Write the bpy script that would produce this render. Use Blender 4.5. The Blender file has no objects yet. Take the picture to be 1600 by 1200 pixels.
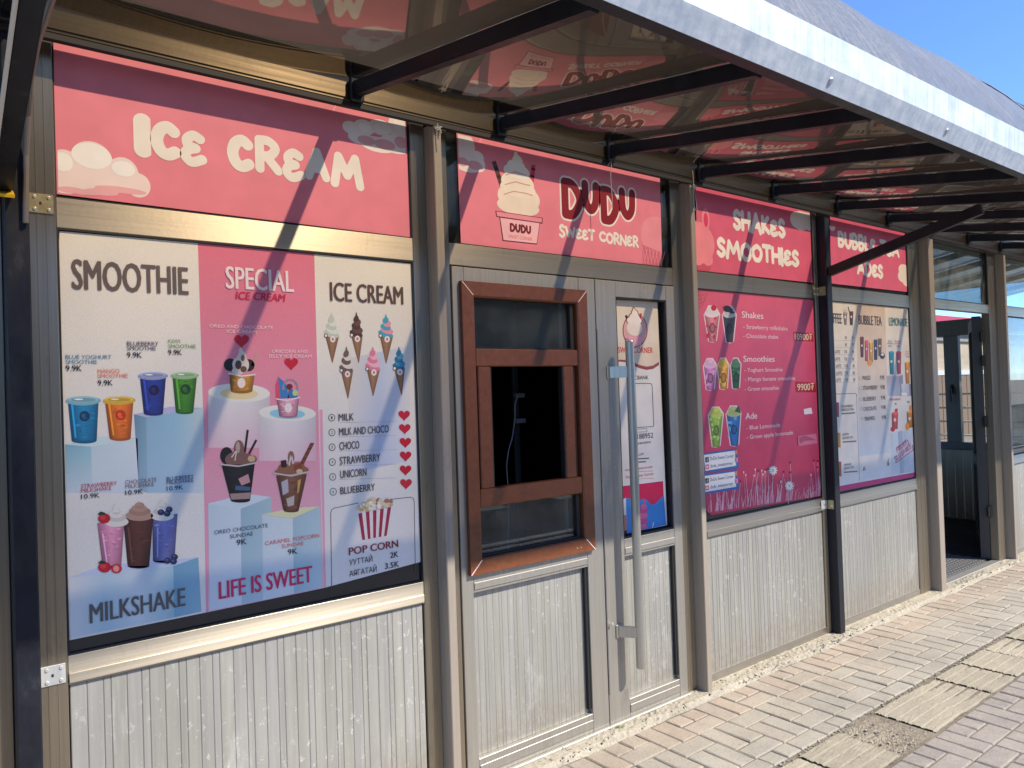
import bpy, bmesh, math, random
import numpy as np
from mathutils import Vector, Matrix
random.seed(7); rng = np.random.default_rng(7)
C = bpy.context.scene.collection
SC = bpy.context.scene

# ------------------------------------------------------------------ camera
F_PX, YAW, PITCH, ROLL = 1184.925, 0.666820538, 0.0127029045, -0.0337228552
CAM = np.array([0.0, -2.45, 1.52])
def basis():
    f = np.array([math.sin(YAW)*math.cos(PITCH), math.cos(YAW)*math.cos(PITCH), math.sin(PITCH)])
    r = np.array([math.cos(YAW), -math.sin(YAW), 0.0]); u = np.cross(r, f)
    c, s = math.cos(ROLL), math.sin(ROLL)
    return c*r+s*u, -s*r+c*u, f
RX, UP, FW = basis()
cd = bpy.data.cameras.new('camera'); cam = bpy.data.objects.new('camera', cd); C.objects.link(cam)
cd.sensor_width = 36; cd.lens = F_PX/1600*36; cd.clip_start = 0.05; cd.clip_end = 900
M = Matrix.Identity(4)
for i in range(3):
    M[i][0], M[i][1], M[i][2], M[i][3] = RX[i], UP[i], -FW[i], CAM[i]
cam.matrix_world = M; SC.camera = cam

# ------------------------------------------------------------------ sky, sun, exposure
SUN_TO = Vector((0.53, -0.89, 1.07)).normalized()
elev = math.asin(SUN_TO.z); rot = math.atan2(SUN_TO.x, SUN_TO.y)
w = bpy.data.worlds.new('World'); SC.world = w; w.use_nodes = True
nt = w.node_tree; bg = nt.nodes['Background']
sky = nt.nodes.new('ShaderNodeTexSky'); sky.sky_type = 'NISHITA'; sky.sun_disc = False
sky.sun_elevation = elev; sky.sun_rotation = rot; sky.altitude = 2500; sky.air_density = 0.9; sky.dust_density = 0.0; sky.ozone_density = 9.0
nt.links.new(sky.outputs[0], bg.inputs[0]); bg.inputs[1].default_value = 0.15
sd = bpy.data.lights.new('sun', 'SUN'); sd.energy = 3.4; sd.angle = math.radians(0.9); sd.color = (1.0, 0.93, 0.82)
sun = bpy.data.objects.new('sun', sd); C.objects.link(sun)
sun.rotation_euler = (-SUN_TO).to_track_quat('-Z', 'Y').to_euler(); sun.location = (3, -6, 9)
SC.view_settings.view_transform = 'Standard'; SC.view_settings.look = 'None'
SC.view_settings.exposure = 1.16; SC.view_settings.gamma = 1.0
SC.cycles.max_bounces = 8; SC.cycles.transparent_max_bounces = 16

# ------------------------------------------------------------------ helpers
def s2l(c):
    o = []
    for v in c:
        v = v/255.0
        o.append(v/12.92 if v <= 0.04045 else ((v+0.055)/1.055)**2.4)
    return o
def mat(name, base=(0.5, 0.5, 0.5), rough=0.5, metal=0.0, spec=0.5):
    m = bpy.data.materials.new(name); m.use_nodes = True
    b = m.node_tree.nodes['Principled BSDF']
    b.inputs['Base Color'].default_value = (*base, 1); b.inputs['Roughness'].default_value = rough
    b.inputs['Metallic'].default_value = metal; b.inputs['Specular IOR Level'].default_value = spec
    return m
def N(m, t, **kw):
    n = m.node_tree.nodes.new(t)
    for k, v in kw.items(): setattr(n, k, v)
    return n
def L(m, a, b): m.node_tree.links.new(a, b)
def BS(m): return m.node_tree.nodes['Principled BSDF']
def coords(m, scale=(1, 1, 1)):
    tc = N(m, 'ShaderNodeTexCoord'); mp = N(m, 'ShaderNodeMapping'); mp.inputs['Scale'].default_value = scale
    geo = N(m, 'ShaderNodeNewGeometry'); L(m, geo.outputs['Position'], mp.inputs['Vector'])
    return mp.outputs[0]
def noise(m, scale=(1, 1, 1), s=5.0, detail=6.0, rough=0.6):
    n = N(m, 'ShaderNodeTexNoise'); n.inputs['Scale'].default_value = s; n.inputs['Detail'].default_value = detail
    n.inputs['Roughness'].default_value = rough; L(m, coords(m, scale), n.inputs['Vector']); return n.outputs['Fac']
def ramp(m, fac, stops):
    r = N(m, 'ShaderNodeValToRGB'); e = r.color_ramp.elements
    while len(e) < len(stops): e.new(0.5)
    for i, (p, c) in enumerate(stops):
        e[i].position = p; e[i].color = (*c, 1) if len(c) == 3 else c
    L(m, fac, r.inputs[0]); return r.outputs[0]
def mix(m, a, b, fac, mode='MIX'):
    n = N(m, 'ShaderNodeMix', data_type='RGBA', blend_type=mode)
    for sock, v in ((n.inputs[0], fac), (n.inputs[6], a), (n.inputs[7], b)):
        if isinstance(v, (int, float)): sock.default_value = v
        elif isinstance(v, tuple): sock.default_value = (*v, 1) if len(v) == 3 else v
        else: L(m, v, sock)
    return n.outputs[2]
def bump(m, h, strength=0.3, dist=0.01):
    b = N(m, 'ShaderNodeBump'); b.inputs['Strength'].default_value = strength; b.inputs['Distance'].default_value = dist
    L(m, h, b.inputs['Height']); L(m, b.outputs[0], BS(m).inputs['Normal'])

class MB:
    """collects boxes, quads and tubes, builds ONE mesh object"""
    def __init__(s): s.v = []; s.f = []; s.c = []
    def raw(s, vs, fs, col=None):
        o = len(s.v); s.v += [tuple(map(float, v)) for v in vs]
        for f in fs:
            s.f.append(tuple(i+o for i in f)); s.c.append(col)
        return s
    def box(s, x0, x1, y0, y1, z0, z1, b=0.0, col=None):
        if b <= 0:
            vs = [(x, y, z) for x in (x0, x1) for y in (y0, y1) for z in (z0, z1)]
            return s.raw(vs, [(0, 1, 3, 2), (4, 6, 7, 5), (0, 4, 5, 1), (2, 3, 7, 6), (0, 2, 6, 4), (1, 5, 7, 3)], col)
        bm = bmesh.new(); bmesh.ops.create_cube(bm, size=1)
        for v in bm.verts:
            v.co = ((x0+x1)/2+v.co.x*(x1-x0), (y0+y1)/2+v.co.y*(y1-y0), (z0+z1)/2+v.co.z*(z1-z0))
        bmesh.ops.bevel(bm, geom=bm.edges[:], offset=b, segments=1, affect='EDGES')
        return s.bm(bm, col)
    def bm(s, bm, col=None, mtx=None):
        if mtx: bm.transform(mtx)
        bm.verts.index_update()
        s.raw([v.co[:] for v in bm.verts], [[v.index for v in f.verts] for f in bm.faces], col); bm.free(); return s
    def beam(s, a, b, w, h, bev=0.0, up=(0, 0, 1), col=None):
        a, b = Vector(a), Vector(b); d = b-a; l = d.length; d.normalize()
        side = d.cross(Vector(up)).normalized(); u = side.cross(d)
        bm = bmesh.new(); bmesh.ops.create_cube(bm, size=1)
        if bev:
            for v in bm.verts: v.co = (v.co.x*w, v.co.y*l, v.co.z*h)
            bmesh.ops.bevel(bm, geom=bm.edges[:], offset=bev, segments=2, affect='EDGES')
        else:
            for v in bm.verts: v.co = (v.co.x*w, v.co.y*l, v.co.z*h)
        mt = Matrix(((side.x, d.x, u.x, (a.x+b.x)/2), (side.y, d.y, u.y, (a.y+b.y)/2), (side.z, d.z, u.z, (a.z+b.z)/2), (0, 0, 0, 1)))
        return s.bm(bm, col, mt)
    def tube(s, pts, r, n=10, caps=True, col=None):
        pts = [Vector(p) for p in pts]; rr = r if isinstance(r, (list, tuple)) else [r]*len(pts)
        vs = []; fs = []
        ref = Vector((0.31, 0.52, 0.8))
        for i, p in enumerate(pts):
            d = (pts[min(i+1, len(pts)-1)]-pts[max(i-1, 0)]).normalized()
            s1 = d.cross(ref).normalized(); s2 = d.cross(s1)
            for k in range(n):
                t = 2*math.pi*k/n; vs.append(p+(s1*math.cos(t)+s2*math.sin(t))*rr[i])
        for i in range(len(pts)-1):
            for k in range(n):
                fs.append((i*n+k, i*n+(k+1) % n, (i+1)*n+(k+1) % n, (i+1)*n+k))
        if caps: fs += [tuple(range(n))[::-1], tuple(range((len(pts)-1)*n, len(pts)*n))]
        return s.raw(vs, fs, col)
    def build(s, name, m, parent=None, smooth=False):
        me = bpy.data.meshes.new(name); me.from_pydata(s.v, [], s.f); 
        if any(c is not None for c in s.c):
            ca = me.color_attributes.new('Col', 'FLOAT_COLOR', 'CORNER'); k = 0
            buf = np.ones(len(me.loops)*4, dtype=np.float32)
            for f, c in zip(s.f, s.c):
                for j in range(len(f)):
                    cc = (1, 1, 1) if c is None else (c[j] if isinstance(c[0], (list, tuple)) else c)
                    buf[k*4:k*4+3] = cc; k += 1
            ca.data.foreach_set('color', buf)
        me.validate(); bm = bmesh.new(); bm.from_mesh(me); bmesh.ops.recalc_face_normals(bm, faces=bm.faces[:]); bm.to_mesh(me); bm.free()
        if smooth: me.shade_smooth()
        me.materials.append(m); o = bpy.data.objects.new(name, me); C.objects.link(o)
        if parent: o.parent = parent; o.matrix_parent_inverse = parent.matrix_world.inverted()
        return o
def B(*a, **k): return MB().box(*a, **k)
def tag(o, label=None, cat=None, group=None, kind=None):
    if label: o['label'] = label
    if cat: o['category'] = cat
    if group: o['group'] = group
    if kind: o['kind'] = kind
    return o
def empty(name, loc, label, cat, group=None):
    o = bpy.data.objects.new(name, None); C.objects.link(o); o.location = loc; o.empty_display_size = 0.1
    bpy.context.view_layer.update(); return tag(o, label, cat, group)

# ------------------------------------------------------------------ materials
def alu(name, base, dark, streak, sc=1.0, spots=0.0, rough=0.42, metal=0.35, spread=None):
    m = mat(name, base, rough, metal)
    n = noise(m, streak, 3.0*sc, 5)
    c = ramp(m, n, [(0.3, dark), (0.7, base)])
    n2 = noise(m, (1, 1, 1), 60, 4, 0.7)
    c = mix(m, c, tuple(v*0.8 for v in base), ramp(m, n2, [(0.55, (0, 0, 0)), (0.75, (0.5,)*3)]))
    if spots:
        n3 = noise(m, (1, 1, 0.8), 55, 3, 0.75)
        n4 = noise(m, (1, 1, 0.45), 3.2, 3)
        k = mix(m, ramp(m, n3, [(0.615, (0, 0, 0)), (0.66, (1, 1, 1))]), ramp(m, n4, [(0.42, (0.0,)*3), (0.72, (1, 1, 1))]), 1.0, 'MULTIPLY')
        kk = N(m, 'ShaderNodeMath', operation='MULTIPLY'); L(m, k, kk.inputs[0]); kk.inputs[1].default_value = spots
        c = mix(m, c, (0.78, 0.77, 0.72), kk.outputs[0])
    L(m, c, BS(m).inputs['Base Color']); L(m, ramp(m, n, [(0.2, (rough+0.12,)*3), (0.8, (rough-0.06,)*3)]), BS(m).inputs['Roughness'])
    n6 = noise(m, (1, 1, 0.35), 9, 6, 0.75)
    c = mix(m, c, tuple(v*0.45 for v in base), ramp(m, n6, [(0.58, (0, 0, 0)), (0.80, (0.75,)*3)])); L(m, c, BS(m).inputs['Base Color'])
    if spread:   # brushed metal: the sheen runs across the brushing
        cx = N(m, 'ShaderNodeCombineXYZ')
        for i_ in range(3): cx.inputs[i_].default_value = spread[i_]
        BS(m).inputs['Anisotropic'].default_value = 0.85; L(m, cx.outputs[0], BS(m).inputs['Tangent'])
    bump(m, n2, 0.06, 0.002); return m
A_V = alu('aluminium_upright', (0.44, 0.385, 0.30), (0.36, 0.315, 0.245), (30, 30, 0.6), rough=0.40, metal=0.85, spread=(1, 0, 0))
A_H = alu('aluminium_rail', (0.53, 0.475, 0.385), (0.44, 0.395, 0.315), (0.6, 30, 40), rough=0.36, metal=0.9, spread=(0, 0, 1))
A_D = alu('aluminium_door', (0.44, 0.42, 0.37), (0.36, 0.34, 0.30), (30, 30, 0.7), spots=0.4, rough=0.45, metal=0.65)
A_COL = alu('column_paint', (0.36, 0.31, 0.25), (0.29, 0.245, 0.195), (30, 30, 0.6), rough=0.5, metal=0.1)
def panel_mat():
    m = mat('ribbed_panel', (0.46, 0.46, 0.43), 0.45, 0.35)
    at = N(m, 'ShaderNodeAttribute', attribute_name='Col')
    n = noise(m, (25, 25, 0.8), 2.5, 5)
    c = mix(m, at.outputs['Color'], ramp(m, n, [(0.3, (0.84, 0.84, 0.83)), (0.7, (1.06, 1.06, 1.04))]), 1.0, 'MULTIPLY')
    n3 = noise(m, (1, 1, 0.7), 48, 3, 0.75); n4 = noise(m, (1, 1, 0.5), 3.0, 3)
    k = mix(m, ramp(m, n3, [(0.61, (0, 0, 0)), (0.66, (0.75,)*3)]), ramp(m, n4, [(0.38, (0.08,)*3), (0.7, (1, 1, 1))]), 1.0, 'MULTIPLY')
    c = mix(m, c, (0.80, 0.79, 0.74), k)
    n5 = noise(m, (14, 14, 1.0), 3.0, 4, 0.7)
    c = mix(m, c, (0.62, 0.61, 0.57), ramp(m, n5, [(0.60, (0, 0, 0)), (0.75, (0.5,)*3)]))
    n7 = noise(m, (1, 1, 0.6), 1.1, 4, 0.6); c = mix(m, c, ramp(m, n7, [(0.3, (0.80, 0.80, 0.79)), (0.7, (1.08, 1.07, 1.05))]), 1.0, 'MULTIPLY')
    # splashed dirt along the bottom 20 cm
    g = N(m, 'ShaderNodeNewGeometry'); sp = N(m, 'ShaderNodeSeparateXYZ'); L(m, g.outputs['Position'], sp.inputs[0])
    n8 = noise(m, (1, 1, 1), 26, 5, 0.8); mr = N(m, 'ShaderNodeMapRange'); mr.inputs[1].default_value = 0.30; mr.inputs[2].default_value = 0.04; L(m, sp.outputs['Z'], mr.inputs[0])
    k = mix(m, ramp(m, n8, [(0.36, (0, 0, 0)), (0.62, (0.85,)*3)]), mr.outputs[0], 1.0, 'MULTIPLY'); c = mix(m, c, (0.30, 0.255, 0.19), k)
    n9 = noise(m, (1.0, 1, 0.35), 4.2, 7, 0.75); c = mix(m, c, (0.70, 0.69, 0.65), ramp(m, n9, [(0.60, (0, 0, 0)), (0.66, (0.3,)*3), (0.70, (0.03,)*3)]))
    L(m, c, BS(m).inputs['Base Color']); bump(m, n7, 0.25, 0.012); return m
PANEL = panel_mat()
BLACK = mat('black_rubber', (0.012, 0.012, 0.013), 0.6)
def painted_black():
    m = mat('black_painted_steel', (0.010, 0.012, 0.018), 0.4, 0.0, 0.35)
    n = noise(m, (1, 1, 0.5), 14, 5, 0.7)
    L(m, ramp(m, n, [(0.35, (0.009, 0.010, 0.015)), (0.62, (0.014, 0.016, 0.023)), (0.8, (0.05, 0.05, 0.055))]), BS(m).inputs['Base Color'])
    L(m, ramp(m, n, [(0.3, (0.3,)*3), (0.7, (0.55,)*3)]), BS(m).inputs['Roughness']); bump(m, n, 0.15, 0.003); return m
STEEL = painted_black()
def print_mat(name, rough, weave):
    m = mat(name, (0.8, 0.8, 0.8), rough)
    at = N(m, 'ShaderNodeAttribute', attribute_name='Col')
    n = noise(m, (1, 1, 1), 420 if weave else 9, 2, 0.5)
    c = mix(m, at.outputs['Color'], ramp(m, n, [(0.35, (0.91,)*3 if weave else (0.93,)*3), (0.65, (1.05,)*3 if weave else (1.02,)*3)]), 1.0, 'MULTIPLY')
    n2 = noise(m, (1, 1, 1), 3.5, 5, 0.7)
    c = mix(m, c, (0.45, 0.40, 0.34), ramp(m, n2, [(0.62, (0, 0, 0)), (0.85, (0.22,)*3)]))
    L(m, c, BS(m).inputs['Base Color'])
    n3 = noise(m, (1, 1, 0.3), 5, 3, 0.5); bump(m, n3, 0.25, 0.006); return m
PRINT = print_mat('printed_vinyl', 0.42, False); WEAVE = print_mat('perforated_vinyl', 0.5, True)
def wood_pvc():
    m = mat('brown_woodgrain_pvc', (0.2, 0.06, 0.03), 0.4)
    n = noise(m, (6, 6, 6), 6, 6, 0.7)
    L(m, ramp(m, n, [(0.3, (0.135, 0.041, 0.016)), (0.7, (0.205, 0.067, 0.026))]), BS(m).inputs['Base Color']); bump(m, n, 0.1, 0.002); return m
WOOD = wood_pvc()
def schlick(t, f0, p):
    # reflectance rising towards grazing angles, the same on both faces of a thin pane
    lw = t.nodes.new('ShaderNodeLayerWeight'); lw.inputs['Blend'].default_value = 0.5
    a = t.nodes.new('ShaderNodeMath'); a.operation = 'POWER'; a.inputs[1].default_value = p; t.links.new(lw.outputs['Facing'], a.inputs[0])
    b = t.nodes.new('ShaderNodeMapRange'); b.inputs[3].default_value = f0; b.inputs[4].default_value = 1.0; t.links.new(a.outputs[0], b.inputs[0]); return b
def glass(name, tint=(0.8, 0.85, 0.83), ior=1.5, dirt=0.04, boost=1.0):
    m = bpy.data.materials.new(name); m.use_nodes = True; t = m.node_tree; t.nodes.clear()
    out = t.nodes.new('ShaderNodeOutputMaterial'); tr = t.nodes.new('ShaderNodeBsdfTransparent'); gl = t.nodes.new('ShaderNodeBsdfGlossy')
    df = t.nodes.new('ShaderNodeBsdfDiffuse'); fr = schlick(t, 0.045, 4.5); m1 = t.nodes.new('ShaderNodeMixShader'); m2 = t.nodes.new('ShaderNodeMixShader')
    tr.inputs[0].default_value = (*tint, 1); gl.inputs['Roughness'].default_value = 0.01; df.inputs[0].default_value = (0.6, 0.62, 0.6, 1)
    k = t.nodes.new('ShaderNodeMath'); k.operation = 'MULTIPLY'; k.use_clamp = True; k.inputs[1].default_value = boost
    t.links.new(fr.outputs[0], k.inputs[0]); t.links.new(k.outputs[0], m1.inputs[0]); t.links.new(tr.outputs[0], m1.inputs[1]); t.links.new(gl.outputs[0], m1.inputs[2])
    nz = t.nodes.new('ShaderNodeTexNoise'); nz.inputs['Scale'].default_value = 6; nz.inputs['Detail'].default_value = 6
    g = t.nodes.new('ShaderNodeNewGeometry'); t.links.new(g.outputs['Position'], nz.inputs['Vector'])
    r = t.nodes.new('ShaderNodeMapRange'); r.inputs[1].default_value = 0.3; r.inputs[2].default_value = 0.8; r.inputs[3].default_value = 0; r.inputs[4].default_value = dirt*2
    t.links.new(nz.outputs[0], r.inputs[0]); t.links.new(r.outputs[0], m2.inputs[0]); t.links.new(m1.outputs[0], m2.inputs[1]); t.links.new(df.outputs[0], m2.inputs[2])
    t.links.new(m2.outputs[0], out.inputs[0]); return m
GLASS = glass('window_glass', dirt=0.03, boost=1.6); GLASS_DUSTY = glass('dusty_glass', (0.62, 0.70, 0.68), 1.55, 0.10, 1.5)
def sheet_mat():
    # bronze polycarbonate: tinted see-through sheet with a mirror-like underside
    m = bpy.data.materials.new('bronze_polycarbonate'); m.use_nodes = True; t = m.node_tree; t.nodes.clear()
    out = t.nodes.new('ShaderNodeOutputMaterial'); tr = t.nodes.new('ShaderNodeBsdfTransparent'); gl = t.nodes.new('ShaderNodeBsdfGlossy')
    df = t.nodes.new('ShaderNodeBsdfDiffuse'); fr = schlick(t, 0.13, 2.2); m1 = t.nodes.new('ShaderNodeMixShader'); m2 = t.nodes.new('ShaderNodeMixShader')
    tr.inputs[0].default_value = (0.60, 0.50, 0.375, 1); gl.inputs['Color'].default_value = (0.80, 0.74, 0.68, 1); gl.inputs['Roughness'].default_value = 0.035
    df.inputs[0].default_value = (0.05, 0.035, 0.025, 1)
    k = t.nodes.new('ShaderNodeMath'); k.operation = 'MULTIPLY'; k.use_clamp = True; k.inputs[1].default_value = 0.95
    t.links.new(fr.outputs[0], k.inputs[0]); t.links.new(k.outputs[0], m1.inputs[0]); t.links.new(tr.outputs[0], m1.inputs[1]); t.links.new(gl.outputs[0], m1.inputs[2])
    # film denser towards the outer edge, added to soften rafter shadows on the posters
    g = t.nodes.new('ShaderNodeNewGeometry'); sp = t.nodes.new('ShaderNodeSeparateXYZ'); t.links.new(g.outputs['Position'], sp.inputs[0])
    nz = t.nodes.new('ShaderNodeTexNoise'); nz.inputs['Scale'].default_value = 3.0; nz.inputs['Detail'].default_value = 6; t.links.new(g.outputs['Position'], nz.inputs['Vector'])
    ad = t.nodes.new('ShaderNodeMath'); ad.operation = 'MULTIPLY_ADD'; ad.inputs[1].default_value = 0.35; t.links.new(nz.outputs[0], ad.inputs[0]); t.links.new(sp.outputs['Y'], ad.inputs[2])
    mr = t.nodes.new('ShaderNodeMapRange'); mr.inputs[1].default_value = -0.15; mr.inputs[2].default_value = -0.85; mr.inputs[3].default_value = 0.04; mr.inputs[4].default_value = 0.72
    t.links.new(ad.outputs[0], mr.inputs[0]); t.links.new(mr.outputs[0], m2.inputs[0]); t.links.new(m1.outputs[0], m2.inputs[1]); t.links.new(df.outputs[0], m2.inputs[2])
    t.links.new(m2.outputs[0], out.inputs[0]); return m
SHEET = sheet_mat()
def galv(name, a, b, rough=0.45, metal=0.3):
    m = mat(name, a, rough, metal); n = noise(m, (1.0, 8, 1.6), 9, 6, 0.7)
    n2 = noise(m, (22, 22, 1.2), 1.5, 4, 0.6)
    c = mix(m, ramp(m, n, [(0.3, b), (0.65, a)]), ramp(m, n2, [(0.35, (0.78, 0.82, 0.88)), (0.6, (1.02, 1.02, 1.02))]), 1.0, 'MULTIPLY')
    L(m, c, BS(m).inputs['Base Color']); bump(m, n, 0.1, 0.003); return m
GALV = galv('galvanised_flashing', (0.76, 0.785, 0.80), (0.56, 0.62, 0.67), 0.5, 0.2)
def vault_mat():
    m = mat('weathered_vault_sheet', (0.1, 0.11, 0.13), 0.35, 0.0, 0.6)
    n = noise(m, (11, 1.0, 1.0), 3.0, 8, 0.72); n2 = noise(m, (1, 1, 1), 30, 8, 0.8)
    c = ramp(m, n, [(0.3, (0.045, 0.053, 0.068)), (0.52, (0.095, 0.107, 0.128)), (0.72, (0.24, 0.255, 0.275))])
    c = mix(m, c, (0.20, 0.19, 0.17), ramp(m, n2, [(0.5, (0, 0, 0)), (0.72, (0.55,)*3)]))
    L(m, c, BS(m).inputs['Base Color']); L(m, ramp(m, n2, [(0.3, (0.3,)*3), (0.7, (0.6,)*3)]), BS(m).inputs['Roughness']); bump(m, n2, 0.15, 0.004); return m
VAULT = vault_mat()
def brass():
    m = mat('brass_plate', (0.42, 0.36, 0.20), 0.35, 0.6); n = noise(m, (1, 1, 1), 45, 4, 0.7)
    L(m, ramp(m, n, [(0.3, (0.34, 0.28, 0.15)), (0.7, (0.50, 0.45, 0.28))]), BS(m).inputs['Base Color']); return m
BRASS = brass(); ZINC = galv('zinc_plate', (0.62, 0.63, 0.62), (0.5, 0.5, 0.48), 0.4, 0.4)
SCREW = mat('screw_head', (0.75, 0.75, 0.72), 0.3, 0.7)
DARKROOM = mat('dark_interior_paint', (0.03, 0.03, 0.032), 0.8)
STEELBAR = alu('satin_steel', (0.50, 0.49, 0.45), (0.45, 0.44, 0.40), (30, 30, 0.5), rough=0.3, metal=0.75)
WHITEP = mat('white_plastic', (0.7, 0.7, 0.68), 0.5)
PINKSEAL = mat('pale_mitre_sealant', (0.85, 0.70, 0.66), 0.5)
STRING = mat('plastic_string', (0.5, 0.48, 0.42), 0.6)
YELLOW = mat('yellow_tape', (0.80, 0.50, 0.02), 0.5)
CABLE = mat('grey_cable_sheath', (0.16, 0.145, 0.14), 0.45)

# ------------------------------------------------------------------ facade measures (metres): z of rails, x of openings
ZB, ZP, ZR, Z1, Z2, ZT = 0.056, 0.748, 0.829, 2.1156, 2.0307, 2.571
def P(px, py, y=0.010):
    """measured photo point -> (x, z) on the shop front plane"""
    d = FW+RX*(px-800)/F_PX-UP*(py-600)/F_PX
    t = (y-CAM[1])/d[1]; q = CAM+t*d
    return q[0], q[2]
YP = 0.010       # plane of the posters
LAY = 0.00015

# ------------------------------------------------------------------ flat printed artwork
def catmull(p, n=6):
    if len(p) < 3: return p
    out = []
    for i in range(len(p)-1):
        a = p[max(i-1, 0)]; b = p[i]; c = p[i+1]; d = p[min(i+2, len(p)-1)]
        for k in range(n):
            t = k/n
            out.append(tuple(0.5*((2*b[j])+(-a[j]+c[j])*t+(2*a[j]-5*b[j]+4*c[j]-d[j])*t*t+(-a[j]+3*b[j]-3*c[j]+d[j])*t**3) for j in (0, 1)))
    return out+[p[-1]]
BUB = {
 'I': ([[(.5, 0), (.5, 1)]], .32), 'C': ([[(.95, .86), (.6, 1), (.18, .84), (0, .48), (.2, .12), (.6, 0), (1, .12)]], .9),
 'E': ([[(.9, .9), (.5, 1), (.12, .82), (.2, .6), (.62, .53)], [(.62, .53), (.14, .42), (0, .2), (.38, 0), (1, .14)]], .8),
 'R': ([[(.08, 0), (.08, 1)], [(.08, 1), (.55, 1), (.88, .78), (.6, .5), (.12, .46)], [(.42, .46), (1, 0)]], .85),
 'A': ([[(0, 0), (.5, 1), (1, 0)], [(.2, .33), (.8, .33)]], 1.0), 'M': ([[(0, 0), (.17, 1), (.5, .35), (.83, 1), (1, 0)]], 1.25),
 'D': ([[(.08, 0), (.08, 1)], [(.08, 1), (.6, .95), (1, .5), (.6, .04), (.08, 0)]], .95),
 'U': ([[(0, 1), (.06, .3), (.48, 0), (.92, .3), (1, 1)]], .85),
 'S': ([[(.92, .87), (.5, 1), (.1, .8), (.3, .57), (.7, .45), (.98, .22), (.5, 0), (.02, .14)]], .75),
 'W': ([[(0, 1), (.22, 0), (.5, .75), (.78, 0), (1, 1)]], 1.2), 'T': ([[(0, 1), (1, 1)], [(.5, 1), (.5, 0)]], .85),
 'O': ([[(.5, 1), (.08, .78), (0, .4), (.25, .04), (.5, 0), (.75, .04), (1, .4), (.92, .78), (.5, 1)]], .95),
 'N': ([[(0, 0), (.05, 1), (.92, 0), (1, 1)]], .95), 'H': ([[(0, 0), (0, 1)], [(1, 0), (1, 1)], [(0, .5), (1, .5)]], .85),
 'K': ([[(0, 0), (0, 1)], [(.9, 1), (.06, .45), (1, 0)]], .8),
 'B': ([[(.05, 0), (.05, 1)], [(.05, 1), (.6, 1), (.86, .77), (.5, .53), (.05, .53)], [(.5, .53), (.98, .3), (.6, 0), (.05, 0)]], .8),
 'L': ([[(.05, 1), (.05, 0), (.95, .05)]], .65), ' ': ([], .55)}
CURVY = set('CERDUSOB')
_tc = {}
def text_mesh(s, bold=0.0):
    if (s, bold) in _tc: return _tc[(s, bold)]
    cu = bpy.data.curves.new('lettering_source', 'FONT'); cu.body = s; cu.resolution_u = 3; cu.offset = bold
    cu.space_character = 1.0+bold*2.5; cu.fill_mode = 'BOTH'
    o = bpy.data.objects.new('lettering_source', cu); C.objects.link(o); bpy.context.view_layer.update()
    ev = o.evaluated_get(bpy.context.evaluated_depsgraph_get()); me = ev.to_mesh()
    v = np.array([q.co[:2] for q in me.vertices]); f = [tuple(p.vertices) for p in me.polygons]
    ev.to_mesh_clear(); bpy.data.objects.remove(o); bpy.data.curves.remove(cu)
    _tc[(s, bold)] = (v, f); return v, f
_cap = text_mesh('H')[0]; CAPH = _cap[:, 1].max()-_cap[:, 1].min()
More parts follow.
